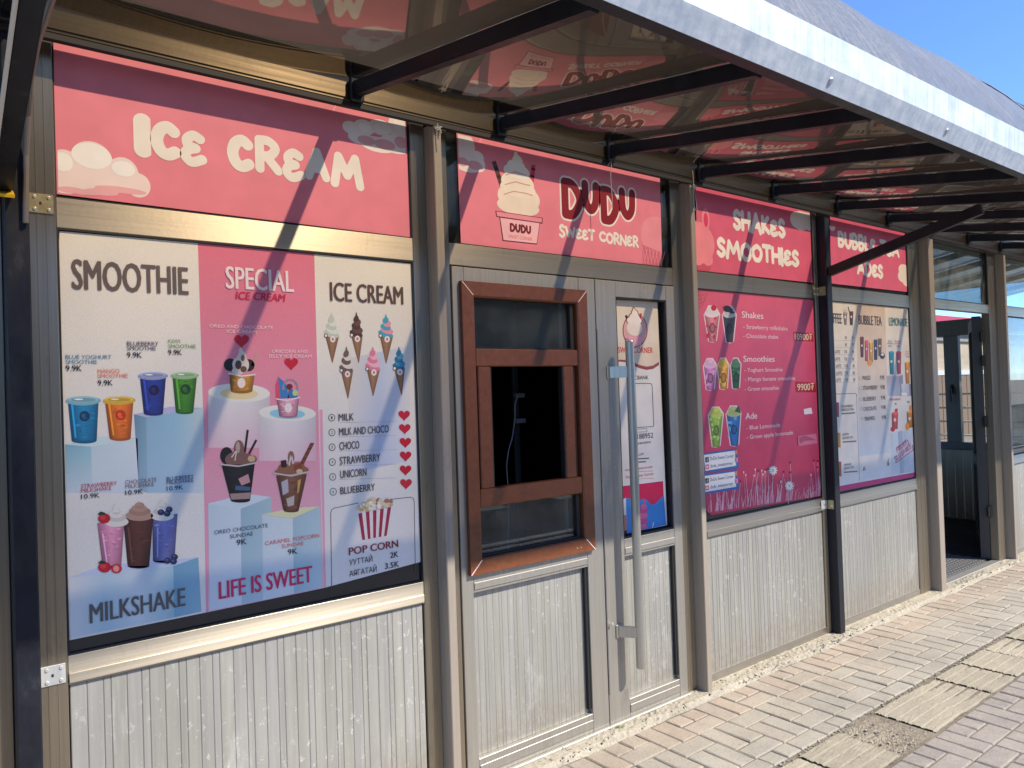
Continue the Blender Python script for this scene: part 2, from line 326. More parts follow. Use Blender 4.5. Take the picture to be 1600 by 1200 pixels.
class Art:
    def __init__(s, y=YP): s.m = MB(); s.y = y
    def Y(s, layer): return s.y-LAY*layer
    def q3(s, p, layer): x, z = P(*p); return (x, s.Y(layer), z)
    def poly(s, pts, col, layer=1):
        vs = [s.q3(p, layer) for p in pts]; c = s2l(col) if not isinstance(col[0], (tuple, list)) else [s2l(k) for k in col]
        s.m.raw(vs, [tuple(range(len(vs)))], c); return s
    def quad(s, TL, TR, BR, BL, cols, layer=1, vcols=None, nv=1):
        """quad with colours across (list) and optional second list at the bottom"""
        vc = vcols or cols; n = len(cols)-1 if len(cols) > 1 else 1
        if len(cols) == 1: cols = cols*2; vc = vc*2 if len(vc) == 1 else vc
        W = lambda a, b, t: tuple(a[i]+(b[i]-a[i])*t for i in range(len(a)))
        for j in range(nv):
            t0, t1 = j/nv, (j+1)/nv
            for i in range(n):
                u0, u1 = i/n, (i+1)/n
                pt = lambda u, t: W(W(TL, TR, u), W(BL, BR, u), t)
                cc = [s2l(W(cols[i], vc[i], t0)), s2l(W(cols[i+1], vc[i+1], t0)), s2l(W(cols[i+1], vc[i+1], t1)), s2l(W(cols[i], vc[i], t1))]
                s.m.raw([s.q3(pt(u0, t0), layer), s.q3(pt(u1, t0), layer), s.q3(pt(u1, t1), layer), s.q3(pt(u0, t1), layer)], [(0, 1, 2, 3)], cc)
        return s
    def ell(s, cx, cy, rx, ry, col, layer=2, n=22, a=0.0):
        pts = []
        for k in range(n):
            t = 2*math.pi*k/n; u, v = rx*math.cos(t), ry*math.sin(t)
            pts.append((cx+u*math.cos(a)-v*math.sin(a), cy+u*math.sin(a)+v*math.cos(a)))
        return s.poly(pts, col, layer)
    def heart(s, cx, cy, r, col, layer=5):
        pts = []
        for k in range(26):
            t = 2*math.pi*k/26
            pts.append((cx+r*math.sin(t)**3, cy-r*(0.8125*math.cos(t)-0.3125*math.cos(2*t)-0.125*math.cos(3*t)-0.0625*math.cos(4*t))))
        return s.poly(pts, col, layer)
    def line(s, pts, wpx, col, layer=4):
        for a, b in zip(pts[:-1], pts[1:]):
            dx, dy = b[0]-a[0], b[1]-a[1]; l = math.hypot(dx, dy) or 1; nx, ny = -dy/l*wpx/2, dx/l*wpx/2
            s.poly([(a[0]+nx, a[1]+ny), (b[0]+nx, b[1]+ny), (b[0]-nx, b[1]-ny), (a[0]-nx, a[1]-ny)], col, layer)
        return s
    def text(s, st, x0, base, x1, h, col, bold=0.0, layer=7, ang=0.0, shear=0.0):
        v, f = text_mesh(st)
        X0, Z0 = P(x0, base); X1, _ = P(x1, base); H = P(x0, base-h)[1]-Z0
        mn, mx = v[:, 0].min(), v[:, 0].max(); sx = (X1-X0)/(mx-mn); sz = H/CAPH
        x = (v[:, 0]-mn)*sx; z = v[:, 1]*sz; x = x+shear*z
        ca, sa = math.cos(ang), math.sin(ang)
        strikes = (0.0,) if bold < 0.005 or h < 7.1 else (-bold*0.7, 0.0, bold*0.7) if h > 9 else (-bold*0.35, bold*0.35)
        for k, d in enumerate(strikes):
            vs = [(X0+(a+d*sz)*ca-b*sa, s.Y(layer+0.3*k), Z0+(a+d*sz)*sa+b*ca) for a, b in zip(x, z)]
            s.m.raw(vs, f, s2l(col))
        return s
    def field(s, fn, bb, h, col, layer, grow=0.0):
        x0, x1, z0, z1 = bb; nx = max(2, int((x1-x0)/h)); nz = max(2, int((z1-z0)/h))
        xs = np.linspace(x0, x1, nx+1); zs = np.linspace(z0, z1, nz+1); X, Z = np.meshgrid(xs, zs); D = fn(X, Z)-grow
        c = s2l(col); y = s.Y(layer); ins = D < 0
        cnt = ins[:-1, :-1].astype(int)+ins[1:, :-1]+ins[:-1, 1:]+ins[1:, 1:]
        vs = []; fs = []
        for j in range(nz):
            row = cnt[j]; i = 0
            while i < nx:
                if row[i] == 0: i += 1; continue
                if row[i] == 4:
                    k = i
                    while k < nx and row[k] == 4: k += 1
                    o = len(vs); vs += [(xs[i], y, zs[j]), (xs[k], y, zs[j]), (xs[k], y, zs[j+1]), (xs[i], y, zs[j+1])]; fs.append((o, o+1, o+2, o+3)); i = k; continue
                cs = [(xs[i], zs[j], D[j, i]), (xs[i+1], zs[j], D[j, i+1]), (xs[i+1], zs[j+1], D[j+1, i+1]), (xs[i], zs[j+1], D[j+1, i])]
                poly = []
                for a in range(4):
                    p, q = cs[a], cs[(a+1) % 4]
                    if p[2] < 0: poly.append((p[0], p[1]))
                    if (p[2] < 0) != (q[2] < 0):
                        t = p[2]/(p[2]-q[2]); poly.append((p[0]+(q[0]-p[0])*t, p[1]+(q[1]-p[1])*t))
                if len(poly) >= 3:
                    o = len(vs); vs += [(a, y, b) for a, b in poly]; fs.append(tuple(range(o, o+len(poly))))
                i += 1
        s.m.raw(vs, fs, c); return s
    def blobs(s, cs, col, layer=2, clip=None, h=0.003):
        """union of discs given as photo points (px, py, r_px[, ry_px]); clip = (x0,x1,z0,z1)"""
        L_ = []
        for c in cs:
            x, z = P(c[0], c[1]); rx = abs(P(c[0]+c[2], c[1])[0]-x); rz = abs(P(c[0], c[1]-(c[3] if len(c) > 3 else c[2]))[1]-z); L_.append((x, z, rx, rz))
        bb = [min(a[0]-a[2] for a in L_)-h, max(a[0]+a[2] for a in L_)+h, min(a[1]-a[3] for a in L_)-h, max(a[1]+a[3] for a in L_)+h]
        if clip: bb = [max(bb[0], clip[0]), min(bb[1], clip[1]), max(bb[2], clip[2]), min(bb[3], clip[3])]
        def fn(X, Z): return np.min([(np.sqrt(((X-a[0])/a[2])**2+((Z-a[1])/a[3])**2)-1)*min(a[2], a[3]) for a in L_], axis=0)
        return s.field(fn, bb, h, col, layer)
    def bubble(s, ch, x0, x1, z0, z1, r, col, layer=3, grow=0.0, h=0.0022):
        strokes, _ = BUB[ch]; segs = []
        for st in strokes:
            if ch in CURVY and len(st) > 2: st = catmull(st)
            w_, h_ = max(x1-x0-2*r, 1e-4), max(z1-z0-2*r, 1e-4)
            q = [(x0+r+p[0]*w_, z0+r+p[1]*h_) for p in st]; segs += list(zip(q[:-1], q[1:]))
        def fn(X, Z):
            D = np.full(X.shape, 9.0)
            for (ax, az), (bx, bz) in segs:
                dx, dz = bx-ax, bz-az; l2 = dx*dx+dz*dz+1e-12
                t = np.clip(((X-ax)*dx+(Z-az)*dz)/l2, 0, 1); D = np.minimum(D, np.hypot(X-ax-t*dx, Z-az-t*dz))
            return D-r
        g = grow+h
        return s.field(fn, (x0-g, x1+g, z0-g, z1+g), h, col, layer, grow)
    def bubline(s, st, x0, base, x1, hpx, rel, col, layer=3, grow=0.0, jit=0.0, h=0.0022, gcol=None):
        X0, Z0 = P(x0, base); X1, _ = P(x1, base); H = P(x0, base-hpx)[1]-Z0
        ws = [BUB[c][1] for c in st]; gap = -0.04; tot = sum(ws)+gap*(len(ws)-1); k = (X1-X0)/tot; x = X0
        rr = random.Random(len(st)*31)
        for c, w_ in zip(st, ws):
            if c != ' ':
                a, b = (rr.uniform(-jit, jit), rr.uniform(-jit, jit)); lo = Z0+a*H; hi = Z0+H*(1+b)
                if c == 'E': hi -= 0.12*H
                if gcol: s.bubble(c, x, x+w_*k, lo, hi, rel*H, gcol, layer, grow, h); s.bubble(c, x, x+w_*k, lo, hi, rel*H, col, layer+2, 0, h)
                else: s.bubble(c, x, x+w_*k, lo, hi, rel*H, col, layer, grow, h)
            x += (w_+gap)*k
        return s
    def build(s, name, parent, m=None): return s.m.build(name, m or PRINT, parent)
def shade(c, f): return tuple(max(0, min(255, v*f)) for v in c)
def cupq(a, TL, TR, BR, BL, col, lid=None, layer=2, dark=0.62, fill=None):
    """printed picture of a tapered cup: graded body, rim and bottom"""
    cols = [shade(col, dark), shade(col, 0.95), shade(col, 1.12), shade(col, 1.0), shade(col, dark+0.08)]
    a.quad(TL, TR, BR, BL, cols, layer, [shade(c, 0.85) for c in cols])
    rr = random.Random(int(TL[0]*7+TL[1])); ly = layer+0.05
    for k in range(16):
        v = rr.uniform(0.12, 0.92); u = rr.uniform(0.16, 0.84); xl = TL[0]+(BL[0]-TL[0])*v; xr = TR[0]+(BR[0]-TR[0])*v; yl = TL[1]+(BL[1]-TL[1])*v; wd_ = (xr-xl)
        ly += 0.05; a.ell(xl+wd_*u, yl, wd_*rr.uniform(0.05, 0.14), wd_*rr.uniform(0.02, 0.05), shade(col, rr.uniform(0.78, 1.2)), ly, 8, rr.uniform(-0.5, 0.5))
    bx, by = (BL[0]+BR[0])/2, (BL[1]+BR[1])/2; rw = (BR[0]-BL[0])/2
    a.ell(bx, by, rw, rw*0.24, shade(col, 0.72), layer-1)
    tx, ty = (TL[0]+TR[0])/2, (TL[1]+TR[1])/2; tw = (TR[0]-TL[0])/2
    if lid:
        a.ell(tx, ty, tw*1.16, tw*0.30, shade(lid, 0.88), layer+1, a=math.atan2(TR[1]-TL[1], TR[0]-TL[0]))
        a.ell(tx, ty-tw*0.10, tw*1.0, tw*0.20, lid, layer+2); a.ell(tx, ty-tw*0.06, tw*0.82, tw*0.13, shade(lid, 0.8), layer+2.4); a.ell(tx-tw*0.3, ty-tw*0.1, tw*0.3, tw*0.05, (246, 246, 244), layer+2.8, 10)
    return a

# ================================================================== SETTING: ground
def concrete(name, a, b, s=30, dark=0.6, bstr=0.5):
    m = mat(name, a, 0.9, 0, 0.2); n = noise(m, (1, 1, 1), s, 8, 0.75); n2 = noise(m, (1, 1, 1), 1.7, 5, 0.7)
    c = mix(m, ramp(m, n, [(0.33, b), (0.6, a)]), ramp(m, n2, [(0.3, (dark,)*3), (0.6, (1.05,)*3)]), 1.0, 'MULTIPLY')
    L(m, c, BS(m).inputs['Base Color']); bump(m, n, bstr, 0.006); return m
def paver_mat():
    m = mat('paving_brick', (0.4, 0.36, 0.31), 0.9, 0, 0.2)
    at = N(m, 'ShaderNodeAttribute', attribute_name='Col'); n = noise(m, (1, 1, 1), 95, 6, 0.8); n2 = noise(m, (1, 1, 1), 2.2, 5, 0.7)
    c = mix(m, at.outputs['Color'], ramp(m, n, [(0.30, (0.50,)*3), (0.46, (0.92,)*3), (0.62, (1.0,)*3), (0.75, (1.18,)*3)]), 1.0, 'MULTIPLY')
    c = mix(m, c, ramp(m, n2, [(0.3, (0.80, 0.80, 0.80)), (0.6, (1.05, 1.04, 1.02))]), 1.0, 'MULTIPLY')
    n3 = noise(m, (1, 1, 1), 7, 6, 0.85)
    c = mix(m, c, (0.09, 0.085, 0.08), ramp(m, n3, [(0.66, (0, 0, 0)), (0.74, (0.6,)*3)]))
    n4 = noise(m, (1, 1, 1), 13, 6, 0.8); c = mix(m, c, (0.43, 0.385, 0.31), ramp(m, n4, [(0.50, (0, 0, 0)), (0.68, (0.55,)*3)]))
    L(m, c, BS(m).inputs['Base Color']); bump(m, n, 0.9, 0.005); return m
PAVER = paver_mat(); GROUT = concrete('joint_sand', (0.25, 0.215, 0.165), (0.12, 0.10, 0.08), 60)
SCREED = concrete('rough_concrete', (0.45, 0.405, 0.32), (0.26, 0.23, 0.18), 70, 0.75, 0.7)
ASPH = concrete('asphalt', (0.055, 0.055, 0.058), (0.035, 0.035, 0.037), 90); KERBM = concrete('kerb_concrete', (0.38, 0.37, 0.35), (0.28, 0.27, 0.25), 40)
FARG = concrete('far_ground', (0.30, 0.28, 0.24), (0.24, 0.22, 0.19), 3)
WPAINT = concrete('road_paint', (0.30, 0.30, 0.285), (0.16, 0.16, 0.155), 25)
o = MB().box(-400, 400, -3.62, 400, -0.5, -0.012).box(-400, 400, -400, -13.2, -0.5, -0.012).build('ground', FARG); tag(o, kind='structure')
o = MB().box(-60, 80, -13.1, -3.74, -0.6, -0.12).build('road', ASPH); tag(o, kind='structure')
o = MB().box(-60, 80, -3.74, -3.60, -0.4, 0.015, 0.01).build('kerb', KERBM); tag(o, kind='structure')
mk = MB()
for i in range(9): mk.box(3.2+i*1.5, 3.75+i*1.5, -9.6, -6.2, -0.2, -0.116)
o = mk.build('crosswalk', WPAINT); tag(o, kind='structure')
# joint bed just below the bricks
o = MB().raw([(-3, -3.6, -0.006), (13, -3.6, -0.006), (13, 0.05, -0.006), (-3, 0.05, -0.006)], [(0, 1, 2, 3)]).build('paving_bed', GROUT); tag(o, kind='structure')
pv = MB()
def brick(x0, x1, y0, y1, zone):
    g = 0.0035; x0 += g; x1 -= g; y0 += g; y1 -= g
    t = rng.uniform(-0.0022, 0.0022, 3); z = rng.uniform(-0.0015, 0.0020)
    v = rng.uniform(0.95, 1.08)
    if zone < 2:
        k = min(1, max(0, (-(y0+y1)/2-0.12)/0.33+rng.normal(0, 0.16))); base = np.array((0.41, 0.335, 0.265))*(1-k)+np.array((0.38, 0.35, 0.295))*k
    else: base = np.array((0.335, 0.30, 0.268))
    c = tuple(base*v); b = 0.005
    cx, cy = (x0+x1)/2, (y0+y1)/2; zz = lambda x, y: z+t[0]*(x-cx)/0.1+t[1]*(y-cy)/0.1
    j = lambda: rng.uniform(-0.0015, 0.0015)
    top = [(x0+b+j(), y0+b+j()), (x1-b+j(), y0+b+j()), (x1-b+j(), y1-b+j()), (x0+b+j(), y1-b+j())]; mid = [(x0, y0), (x1, y0), (x1, y1), (x0, y1)]
    vs = [(x, y, zz(x, y)) for x, y in top]+[(x, y, zz(x, y)-b*0.9) for x, y in mid]+[(x, y, -0.03) for x, y in mid]
    pv.raw(vs, [(0, 1, 2, 3)]+[(i+4, (i+1) % 4+4, (i+1) % 4, i) for i in range(4)]+[(i+8, (i+1) % 4+8, (i+1) % 4+4, i+4) for i in range(4)], c)
def field(y_hi, y_lo, zonef, x_lo=0.6, x_hi=12.0):
    per, cw = 0.291, 0.2035; k0 = int(x_lo/cw); k1 = int(x_hi/cw)
    for k in range(k0, k1):
        xa = 3.279+(k-16)*cw; off = -0.393+(0.097 if k % 2 else 0.0)
        n0 = int((y_hi-off)/per)+2
        y = off+n0*per
        while y > y_lo:
            for (a, b, c, d) in ((xa, xa+cw/2, y-0.194, y), (xa+cw/2, xa+cw, y-0.194, y), (xa, xa+cw, y-0.291, y-0.194)):
                c2, d2 = max(c, y_lo), min(d, y_hi)
                if d2-c2 > 0.03: brick(a, b, c2, d2, zonef((a+b)/2, (c2+d2)/2))
            y -= per
def z_near(x, y):
    return 0 if (y > -0.32+0.12*math.sin(x*2.1) and rng.random() < 0.85) or (y > -0.45 and rng.random() < 0.4) else 1
field(-0.105, -0.672, z_near); field(-0.972, -3.58, lambda x, y: 2)
o = pv.build('pavement', PAVER); tag(o, kind='structure')
# tactile strip: ridged slabs, some cracked and sunken
tc = MB()
xt = 0.62; it = 0
while xt < 12:
    wdt = 0.312; x0, x1 = xt+0.005, xt+wdt-0.005; y0, y1 = -0.964, -0.694
    broken = 2.98 < xt+0.1 < 3.30
    dz = rng.uniform(-0.004, 0.001)-(0.004 if broken else 0); tilt = rng.uniform(-0.006, 0.006)
    col = tuple(np.array((0.405, 0.365, 0.28))*rng.uniform(0.86, 1.08))
    if broken: col = tuple(np.array((0.385, 0.34, 0.26)))
    nr = 5; ys = np.linspace(y0, y1, 80); nxs = 14 if not broken else 70; xs = np.linspace(x0, x1, nxs)
    prof = []
    for y in ys:
        u = ((y-y0)/(y1-y0)*nr) % 1.0
        prof.append(0.0035 if 0.14 < u < 0.86 else 0.0)
    vs = []; fs = []
    for i, x in enumerate(xs):
        for j_, y in enumerate(ys):
            amp = 0.0010 if not broken else 0.0032
            chip = -0.007 if (abs(x-x0) < 0.02 or abs(x-x1) < 0.02 or y > y1-0.02) and rng.random() < 0.10 else 0
            vs.append((x, y, prof[j_]*(0.5 if broken else 1)+dz+tilt*(x-x0)/0.3+rng.uniform(-amp, amp)+chip))
    n2 = len(ys)
    for i in range(nxs-1):
        for j_ in range(n2-1): fs.append((i*n2+j_, (i+1)*n2+j_, (i+1)*n2+j_+1, i*n2+j_+1))
    tc.raw(vs, fs, col); xt += wdt; it += 1
o = tc.build('tactile_paving', PAVER); tag(o, kind='structure')
# rough concrete strip along the wall foot
cs = MB(); xs = np.linspace(-1.3, 10.6, 620); ys = np.linspace(-0.108, 0.03, 10); vs = []; fs = []
for i, x in enumerate(xs):
    e = 0.006*math.sin(x*7.3)+0.005*math.sin(x*19.1)
    rough = 0.5+0.5*math.sin(x*5.1+1.0)
    for j, y in enumerate(ys):
        yy = y+(e if j == 0 else 0)
        z = 0.004+0.012*(j > 1)+rng.uniform(-1, 1)*(0.0015+0.0055*max(0, rough-0.35)) - (0.018 if j == 0 else 0)
        vs.append((x, yy, z))
for i in range(len(xs)-1):
    for j in range(9): fs.append((i*10+j, (i+1)*10+j, (i+1)*10+j+1, i*10+j+1))
o = cs.raw(vs, fs).build('concrete_strip', SCREED); tag(o, kind='structure')
gv = MB()
def pebble(x, y, z, r):
    bm = bmesh.new(); bmesh.ops.create_icosphere(bm, subdivisions=1, radius=r)
    for v in bm.verts: v.co = Vector((v.co.x*rng.uniform(0.7, 1.3), v.co.y*rng.uniform(0.7, 1.3), v.co.z*rng.uniform(0.5, 0.9)))
    gv.bm(bm, tuple(np.array((0.42, 0.385, 0.32))*rng.uniform(0.65, 1.2)), Matrix.Translation((x, y, z)))
for xc, n in ((3.32, 90), (3.6, 60), (4.15, 120), (4.42, 60), (2.2, 60), (2.75, 30), (1.9, 30), (6.2, 40), (7.0, 60), (5.9, 25)):
    for i in range(n):
        pebble(xc+rng.normal(0, 0.16), rng.uniform(-0.108, -0.012), 0.014+rng.uniform(-.002, .004), rng.uniform(0.0025, 0.0075))
for i in range(300):
    x = rng.uniform(2.6, 5.5); pebble(x, -0.683+rng.normal(0, 0.006), -0.002, rng.uniform(0.002, 0.006))
for i in range(80):
    pebble(rng.uniform(2.95, 3.33), rng.uniform(-0.96, -0.69), 0.0, rng.uniform(0.002, 0.007))
o = gv.build('gravel', PAVER); tag(o, 'loose grit and crumbs of concrete along the wall foot', 'gravel', kind='stuff')

# ================================================================== KIOSK BUILDING
kiosk = empty('kiosk_building', (0, 0, 0), 'aluminium framed kiosk with ribbed grey panels and pink shop signs under a canopy', 'kiosk')
BV = 0.0018
OPEN = [(-1.25, 0.120), (0.320, 1.479), (1.640, 2.970), (3.160, 4.278), (4.402, 5.514), (5.800, 6.930), (7.190, 8.640)]
JAMB = [(-1.33, -1.25), (0.120, 0.191), (0.251, 0.320), (1.479, 1.540), (1.578, 1.640), (2.970, 3.040), (3.078, 3.160), (4.278, 4.317), (4.380, 4.402), (5.514, 5.690), (5.770, 5.800), (6.930, 7.090), (7.130, 7.190), (8.640, 8.760)]
for a, b in JAMB:
    m = B(a, b, 0.0, 0.06, 0.004, ZT, BV)
    if b-a > 0.05:
        for q in (0.33, 0.66): m.box(a+(b-a)*q-0.0012, a+(b-a)*q+0.0012, -0.0012, 0.0, 0.006, ZT-0.002)
    m.build('jamb', A_V, kiosk)
for a, b in ((1.5405, 1.5775), (3.0405, 3.0775), (5.6905, 5.7695), (7.0905, 7.1295)):
    bb = min(b, a+0.040) if a > 5.6 and a < 5.8 else b
    B(a, b, -0.066, 0.055, 0.008, 2.545, 0.003).build('column', A_COL, kiosk)
def rib_panel(x0, x1, z0, z1, y, step, name='ribbed_panel', par=kiosk, m=PANEL, deep=0.0016, gap=0.58, tone=(0.405, 0.40, 0.372)):
    b = MB(); x = x0; k = 0
    b.box(x0, x1, y+0.004, y+0.03, z0, z1, 0, tuple(v*gap for v in tone))
    while x < x1-0.004:
        ww = step*(0.5 if k % 3 == 2 else 1.0)*rng.uniform(0.94, 1.06); e = min(x+ww, x1)
        c = tuple(np.array(tone)*rng.uniform(0.95, 1.04)*np.array((1, 1, rng.uniform(0.98, 1.04))))
        g = 0.0004
        b.raw([(x+g, y+deep, z0), (x+g+0.002, y, z0), (e-g-0.002, y, z0), (e-g, y+deep, z0), (x+g, y+deep, z1), (x+g+0.002, y, z1), (e-g-0.002, y, z1), (e-g, y+deep, z1)],
              [(0, 1, 5, 4), (1, 2, 6, 5), (2, 3, 7, 6)], c)
        x = e; k += 1
    return b.build(name, m, par)
def rail(x0, x1, z0, z1, name='rail', grooves=True):
    m = B(x0+0.0005, x1-0.0005, 0.002, 0.058, z0, z1, BV)
    if grooves:
        m.box(x0+0.002, x1-0.002, -0.004, 0.0022, z0+0.006, z0+(z1-z0)*0.42, 0.0015)
    return m.build(name, A_H, kiosk)
def gasket(x0, x1, z0, z1, t=0.006, name='gasket'):
    m = MB(); y0, y1 = 0.004, 0.05
    m.box(x0, x0+t, y0, y1, z0, z1); m.box(x1-t, x1, y0, y1, z0, z1); m.box(x0+t, x1-t, y0, y1, z0, z0+t); m.box(x0+t, x1-t, y0, y1, z1-t, z1)
    return m.build(name, BLACK, kiosk)
BACKP = mat('dark_glazing', (0.02, 0.022, 0.024), 0.12)
for i, (a, b) in enumerate(OPEN):
    if i == 2:
        B(a+0.0005, b-0.0005, 0.002, 0.058, Z2, Z1, BV).build('rail', A_H, kiosk)
    elif i == 5:
        B(a+0.0005, b-0.0005, 0.002, 0.058, 2.045, 2.115, BV).build('rail', A_H, kiosk)
    elif i in (0, 6):
        B(a+0.0005, b-0.0005, 0.002, 0.058, 2.04, 2.12, BV).build('rail', A_H, kiosk)
        rail(a, b, 0.775, 0.850)
        rib_panel(a+0.003, b-0.003, ZB, 0.772, 0.012, 0.040); B(a, b, 0.004, 0.05, 0.006, ZB, BV).build('base_rail', A_H, kiosk)
    else:
        B(a+0.0005, b-0.0005, 0.002, 0.058, Z2, Z1, BV).build('rail', A_H, kiosk)
        rail(a, b, ZP, ZR); rib_panel(a+0.005, b-0.005, ZB, ZP-0.003, 0.010, 0.041 if i == 1 else 0.036)
        B(a, b, 0.004, 0.05, 0.006, ZB, BV).build('base_rail', A_H, kiosk)
    # glazing
    if i in (1, 3, 4):
        gasket(a, b, ZR, Z2); B(a+0.006, b-0.006, 0.014, 0.022, ZR+0.006, Z2-0.006).build('window_pane', BACKP, kiosk)
    if i in (1, 2, 3, 4):
        gasket(a, b, Z1, ZT, 0.004)
        B(a+0.004, b-0.004, 0.014, 0.022, Z1+0.004, ZT-0.004).build('transom_pane', GLASS if i == 2 else BACKP, kiosk)
    if i == 2:   # pale blind strip behind the clear edges of the transom
        B(a+0.004, b-0.004, 0.06, 0.065, Z1, ZT, 0).build('transom_backing', mat('faded_green_board', (0.16, 0.17, 0.12), 0.7), kiosk)
    if i == 5:
        gasket(a, b, 2.115, ZT-0.02); B(a+0.006, b-0.006, 0.02, 0.026, 2.121, ZT-0.026).build('transom_pane', GLASS_DUSTY, kiosk)
    if i in (0, 6):
        gasket(a, b, 2.12, ZT-0.02); B(a+0.006, b-0.006, 0.02, 0.026, 2.126, ZT-0.026).build('transom_pane', GLASS, kiosk)
        gasket(a, b, 0.850, 2.04); B(a+0.006, b-0.006, 0.02, 0.026, 0.856, 2.034).build('window_pane', GLASS_DUSTY, kiosk)
# head beam: gilt ledge standing 7 cm proud with a slit behind it
LEDGE = alu('bronze_ledge', (0.13, 0.10, 0.062), (0.075, 0.058, 0.036), (0.6, 20, 40), rough=0.36, metal=0.75, spread=(0, 0, 1))
m = B(-1.33, 8.76, -0.070, -0.054, 2.550, 2.618, 0.003); m.box(-1.33, 8.76, -0.074, -0.0702, 2.562, 2.568); m.build('head_ledge', LEDGE, kiosk)
B(-1.33, 8.76, -0.0715, -0.050, 2.532, 2.5495, 0.001).build('head_shade_strip', BLACK, kiosk)  # black strip put in for the shade under the ledge
B(-1.4, 10.6, -0.052, -0.034, 2.70, 3.33, 0).build('dark_backdrop_wall', mat('dark_backdrop', (0.030, 0.024, 0.020), 0.6), kiosk)  # unseen wall added so the view up through the bronze sheets stays dark
B(-1.33, 8.76, 0.004, 0.10, ZT+0.001, 2.66, 0).build('head_beam', mat('dark_bronze', (0.05, 0.042, 0.035), 0.5, 0.2), kiosk)
# vault roof behind the canopy
yc, zc, R_ = 2.95, 2.68, 2.995; vs = []; fs = []; nx = 60; na = 40
for i in range(nx+1):
    x = -1.4+12.0*i/nx
    for k in range(na+1):
        t = 0.213+(math.pi-0.213)*k/na; bump_ = 0.012*math.sin(x*2.1+k*0.3)+0.006*math.sin(x*5.3)
        vs.append((x, yc-(R_+bump_)*math.cos(t), zc+(R_+bump_)*math.sin(t)))
for i in range(nx):
    for k in range(na): fs.append((i*(na+1)+k, (i+1)*(na+1)+k, (i+1)*(na+1)+k+1, i*(na+1)+k+1))
MB().raw(vs, fs).build('vault_roof', VAULT, kiosk, smooth=True)
jt = MB()
for x in (-0.9, 3.28, 9.6):
    jt.tube([(x, yc-(R_+0.006)*math.cos(math.pi*k/40), zc+(R_+0.006)*math.sin(math.pi*k/40)) for k in range(4, 41)], 0.009, 5)
jt.build('roof_joint', mat('roof_joint_strip', (0.13, 0.14, 0.16), 0.5), kiosk)
MB().raw([(10.6, yc-R_*math.cos(math.pi*k/24), zc+R_*math.sin(math.pi*k/24)) for k in range(2, 25)], [tuple(range(23))]).build('gable', VAULT, kiosk)
# interior: floor, closed shop room, ceiling, vestibule
FLOORD = concrete('dark_floor_tiles', (0.045, 0.043, 0.042), (0.03, 0.03, 0.03), 6)
B(0.30, 5.63, 0.11, 2.4, -0.01, 0.012).build('shop_floor', FLOORD, kiosk)
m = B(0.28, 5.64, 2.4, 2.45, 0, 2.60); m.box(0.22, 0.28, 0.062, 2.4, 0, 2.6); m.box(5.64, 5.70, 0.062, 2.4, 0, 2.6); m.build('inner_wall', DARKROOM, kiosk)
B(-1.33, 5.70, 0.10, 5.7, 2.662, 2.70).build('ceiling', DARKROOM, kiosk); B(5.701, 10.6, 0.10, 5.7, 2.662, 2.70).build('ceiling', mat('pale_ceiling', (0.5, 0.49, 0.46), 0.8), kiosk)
B(5.70, 8.74, 0.05, 2.4, -0.008, 0.010).build('vestibule_floor', FLOORD, kiosk)
m = B(5.70, 8.80, 2.4, 2.45, 0, 0.85)  # unseen wall, upper part left open to let light in onto the dado
for x_ in (5.70, 6.7, 7.7, 8.73): m.box(x_, x_+0.07, 2.4, 2.45, 0.8505, 2.66)
m.build('back_wall', mat('grey_inner_wall', (0.32, 0.31, 0.28), 0.8), kiosk)
B(5.80, 6.93, -0.012, 0.055, 0.004, 0.024, 0.003).build('door_sill', A_D, kiosk)
# vestibule end wall, seen through the open door: ribbed dado and two glazed lights
xe = 8.77; INN = alu('inner_frame_grey', (0.17, 0.175, 0.165), (0.14, 0.145, 0.135), (30, 30, 0.6), metal=0.1); LEAFM = mat('dark_door_edge', (0.045, 0.043, 0.038), 0.45)
m = MB(); y = 0.06
while y < 2.38:
    m.box(xe, xe+0.04, y+0.003, min(y+0.079, 2.38), 0.02, 0.76, 0.004, tuple(np.array((0.62, 0.56, 0.42))*rng.uniform(0.9, 1.05))); y += 0.082
m.box(xe+0.004, xe+0.05, 0.055, 2.38, -0.05, 0.0198, 0, (0.05, 0.05, 0.05)); m.build('dado_panel', PANEL, kiosk)
m = B(xe-0.02, xe+0.05, 0.06, 2.38, 0.762, 0.84, 0.003); m.box(xe-0.02, xe+0.05, 0.06, 2.38, 1.98, 2.15, 0.003)
for yy, ww in ((0.06, 0.06), (0.60, 0.10), (0.958, 0.145), (1.60, 0.10), (2.1, 0.06)): m.box(xe-0.018, xe+0.048, yy, yy+ww, 0.8402, 1.9798, 0.003)
m.build('end_window_frame', INN, kiosk)
B(xe+0.012, xe+0.018, 0.12, 2.36, 0.84, 1.98).build('end_window_pane', glass('clear_glass', (0.9, 0.92, 0.92), 1.45, 0.02), kiosk)
m = B(xe-0.036, xe-0.018, 1.02, 1.045, 1.36, 1.46, 0.003); m.tube([(xe-0.045, 1.032, 1.43), (xe-0.06, 1.032, 1.40), (xe-0.06, 1.032, 1.27)], 0.010, 8); m.build('window_handle', BLACK, kiosk)
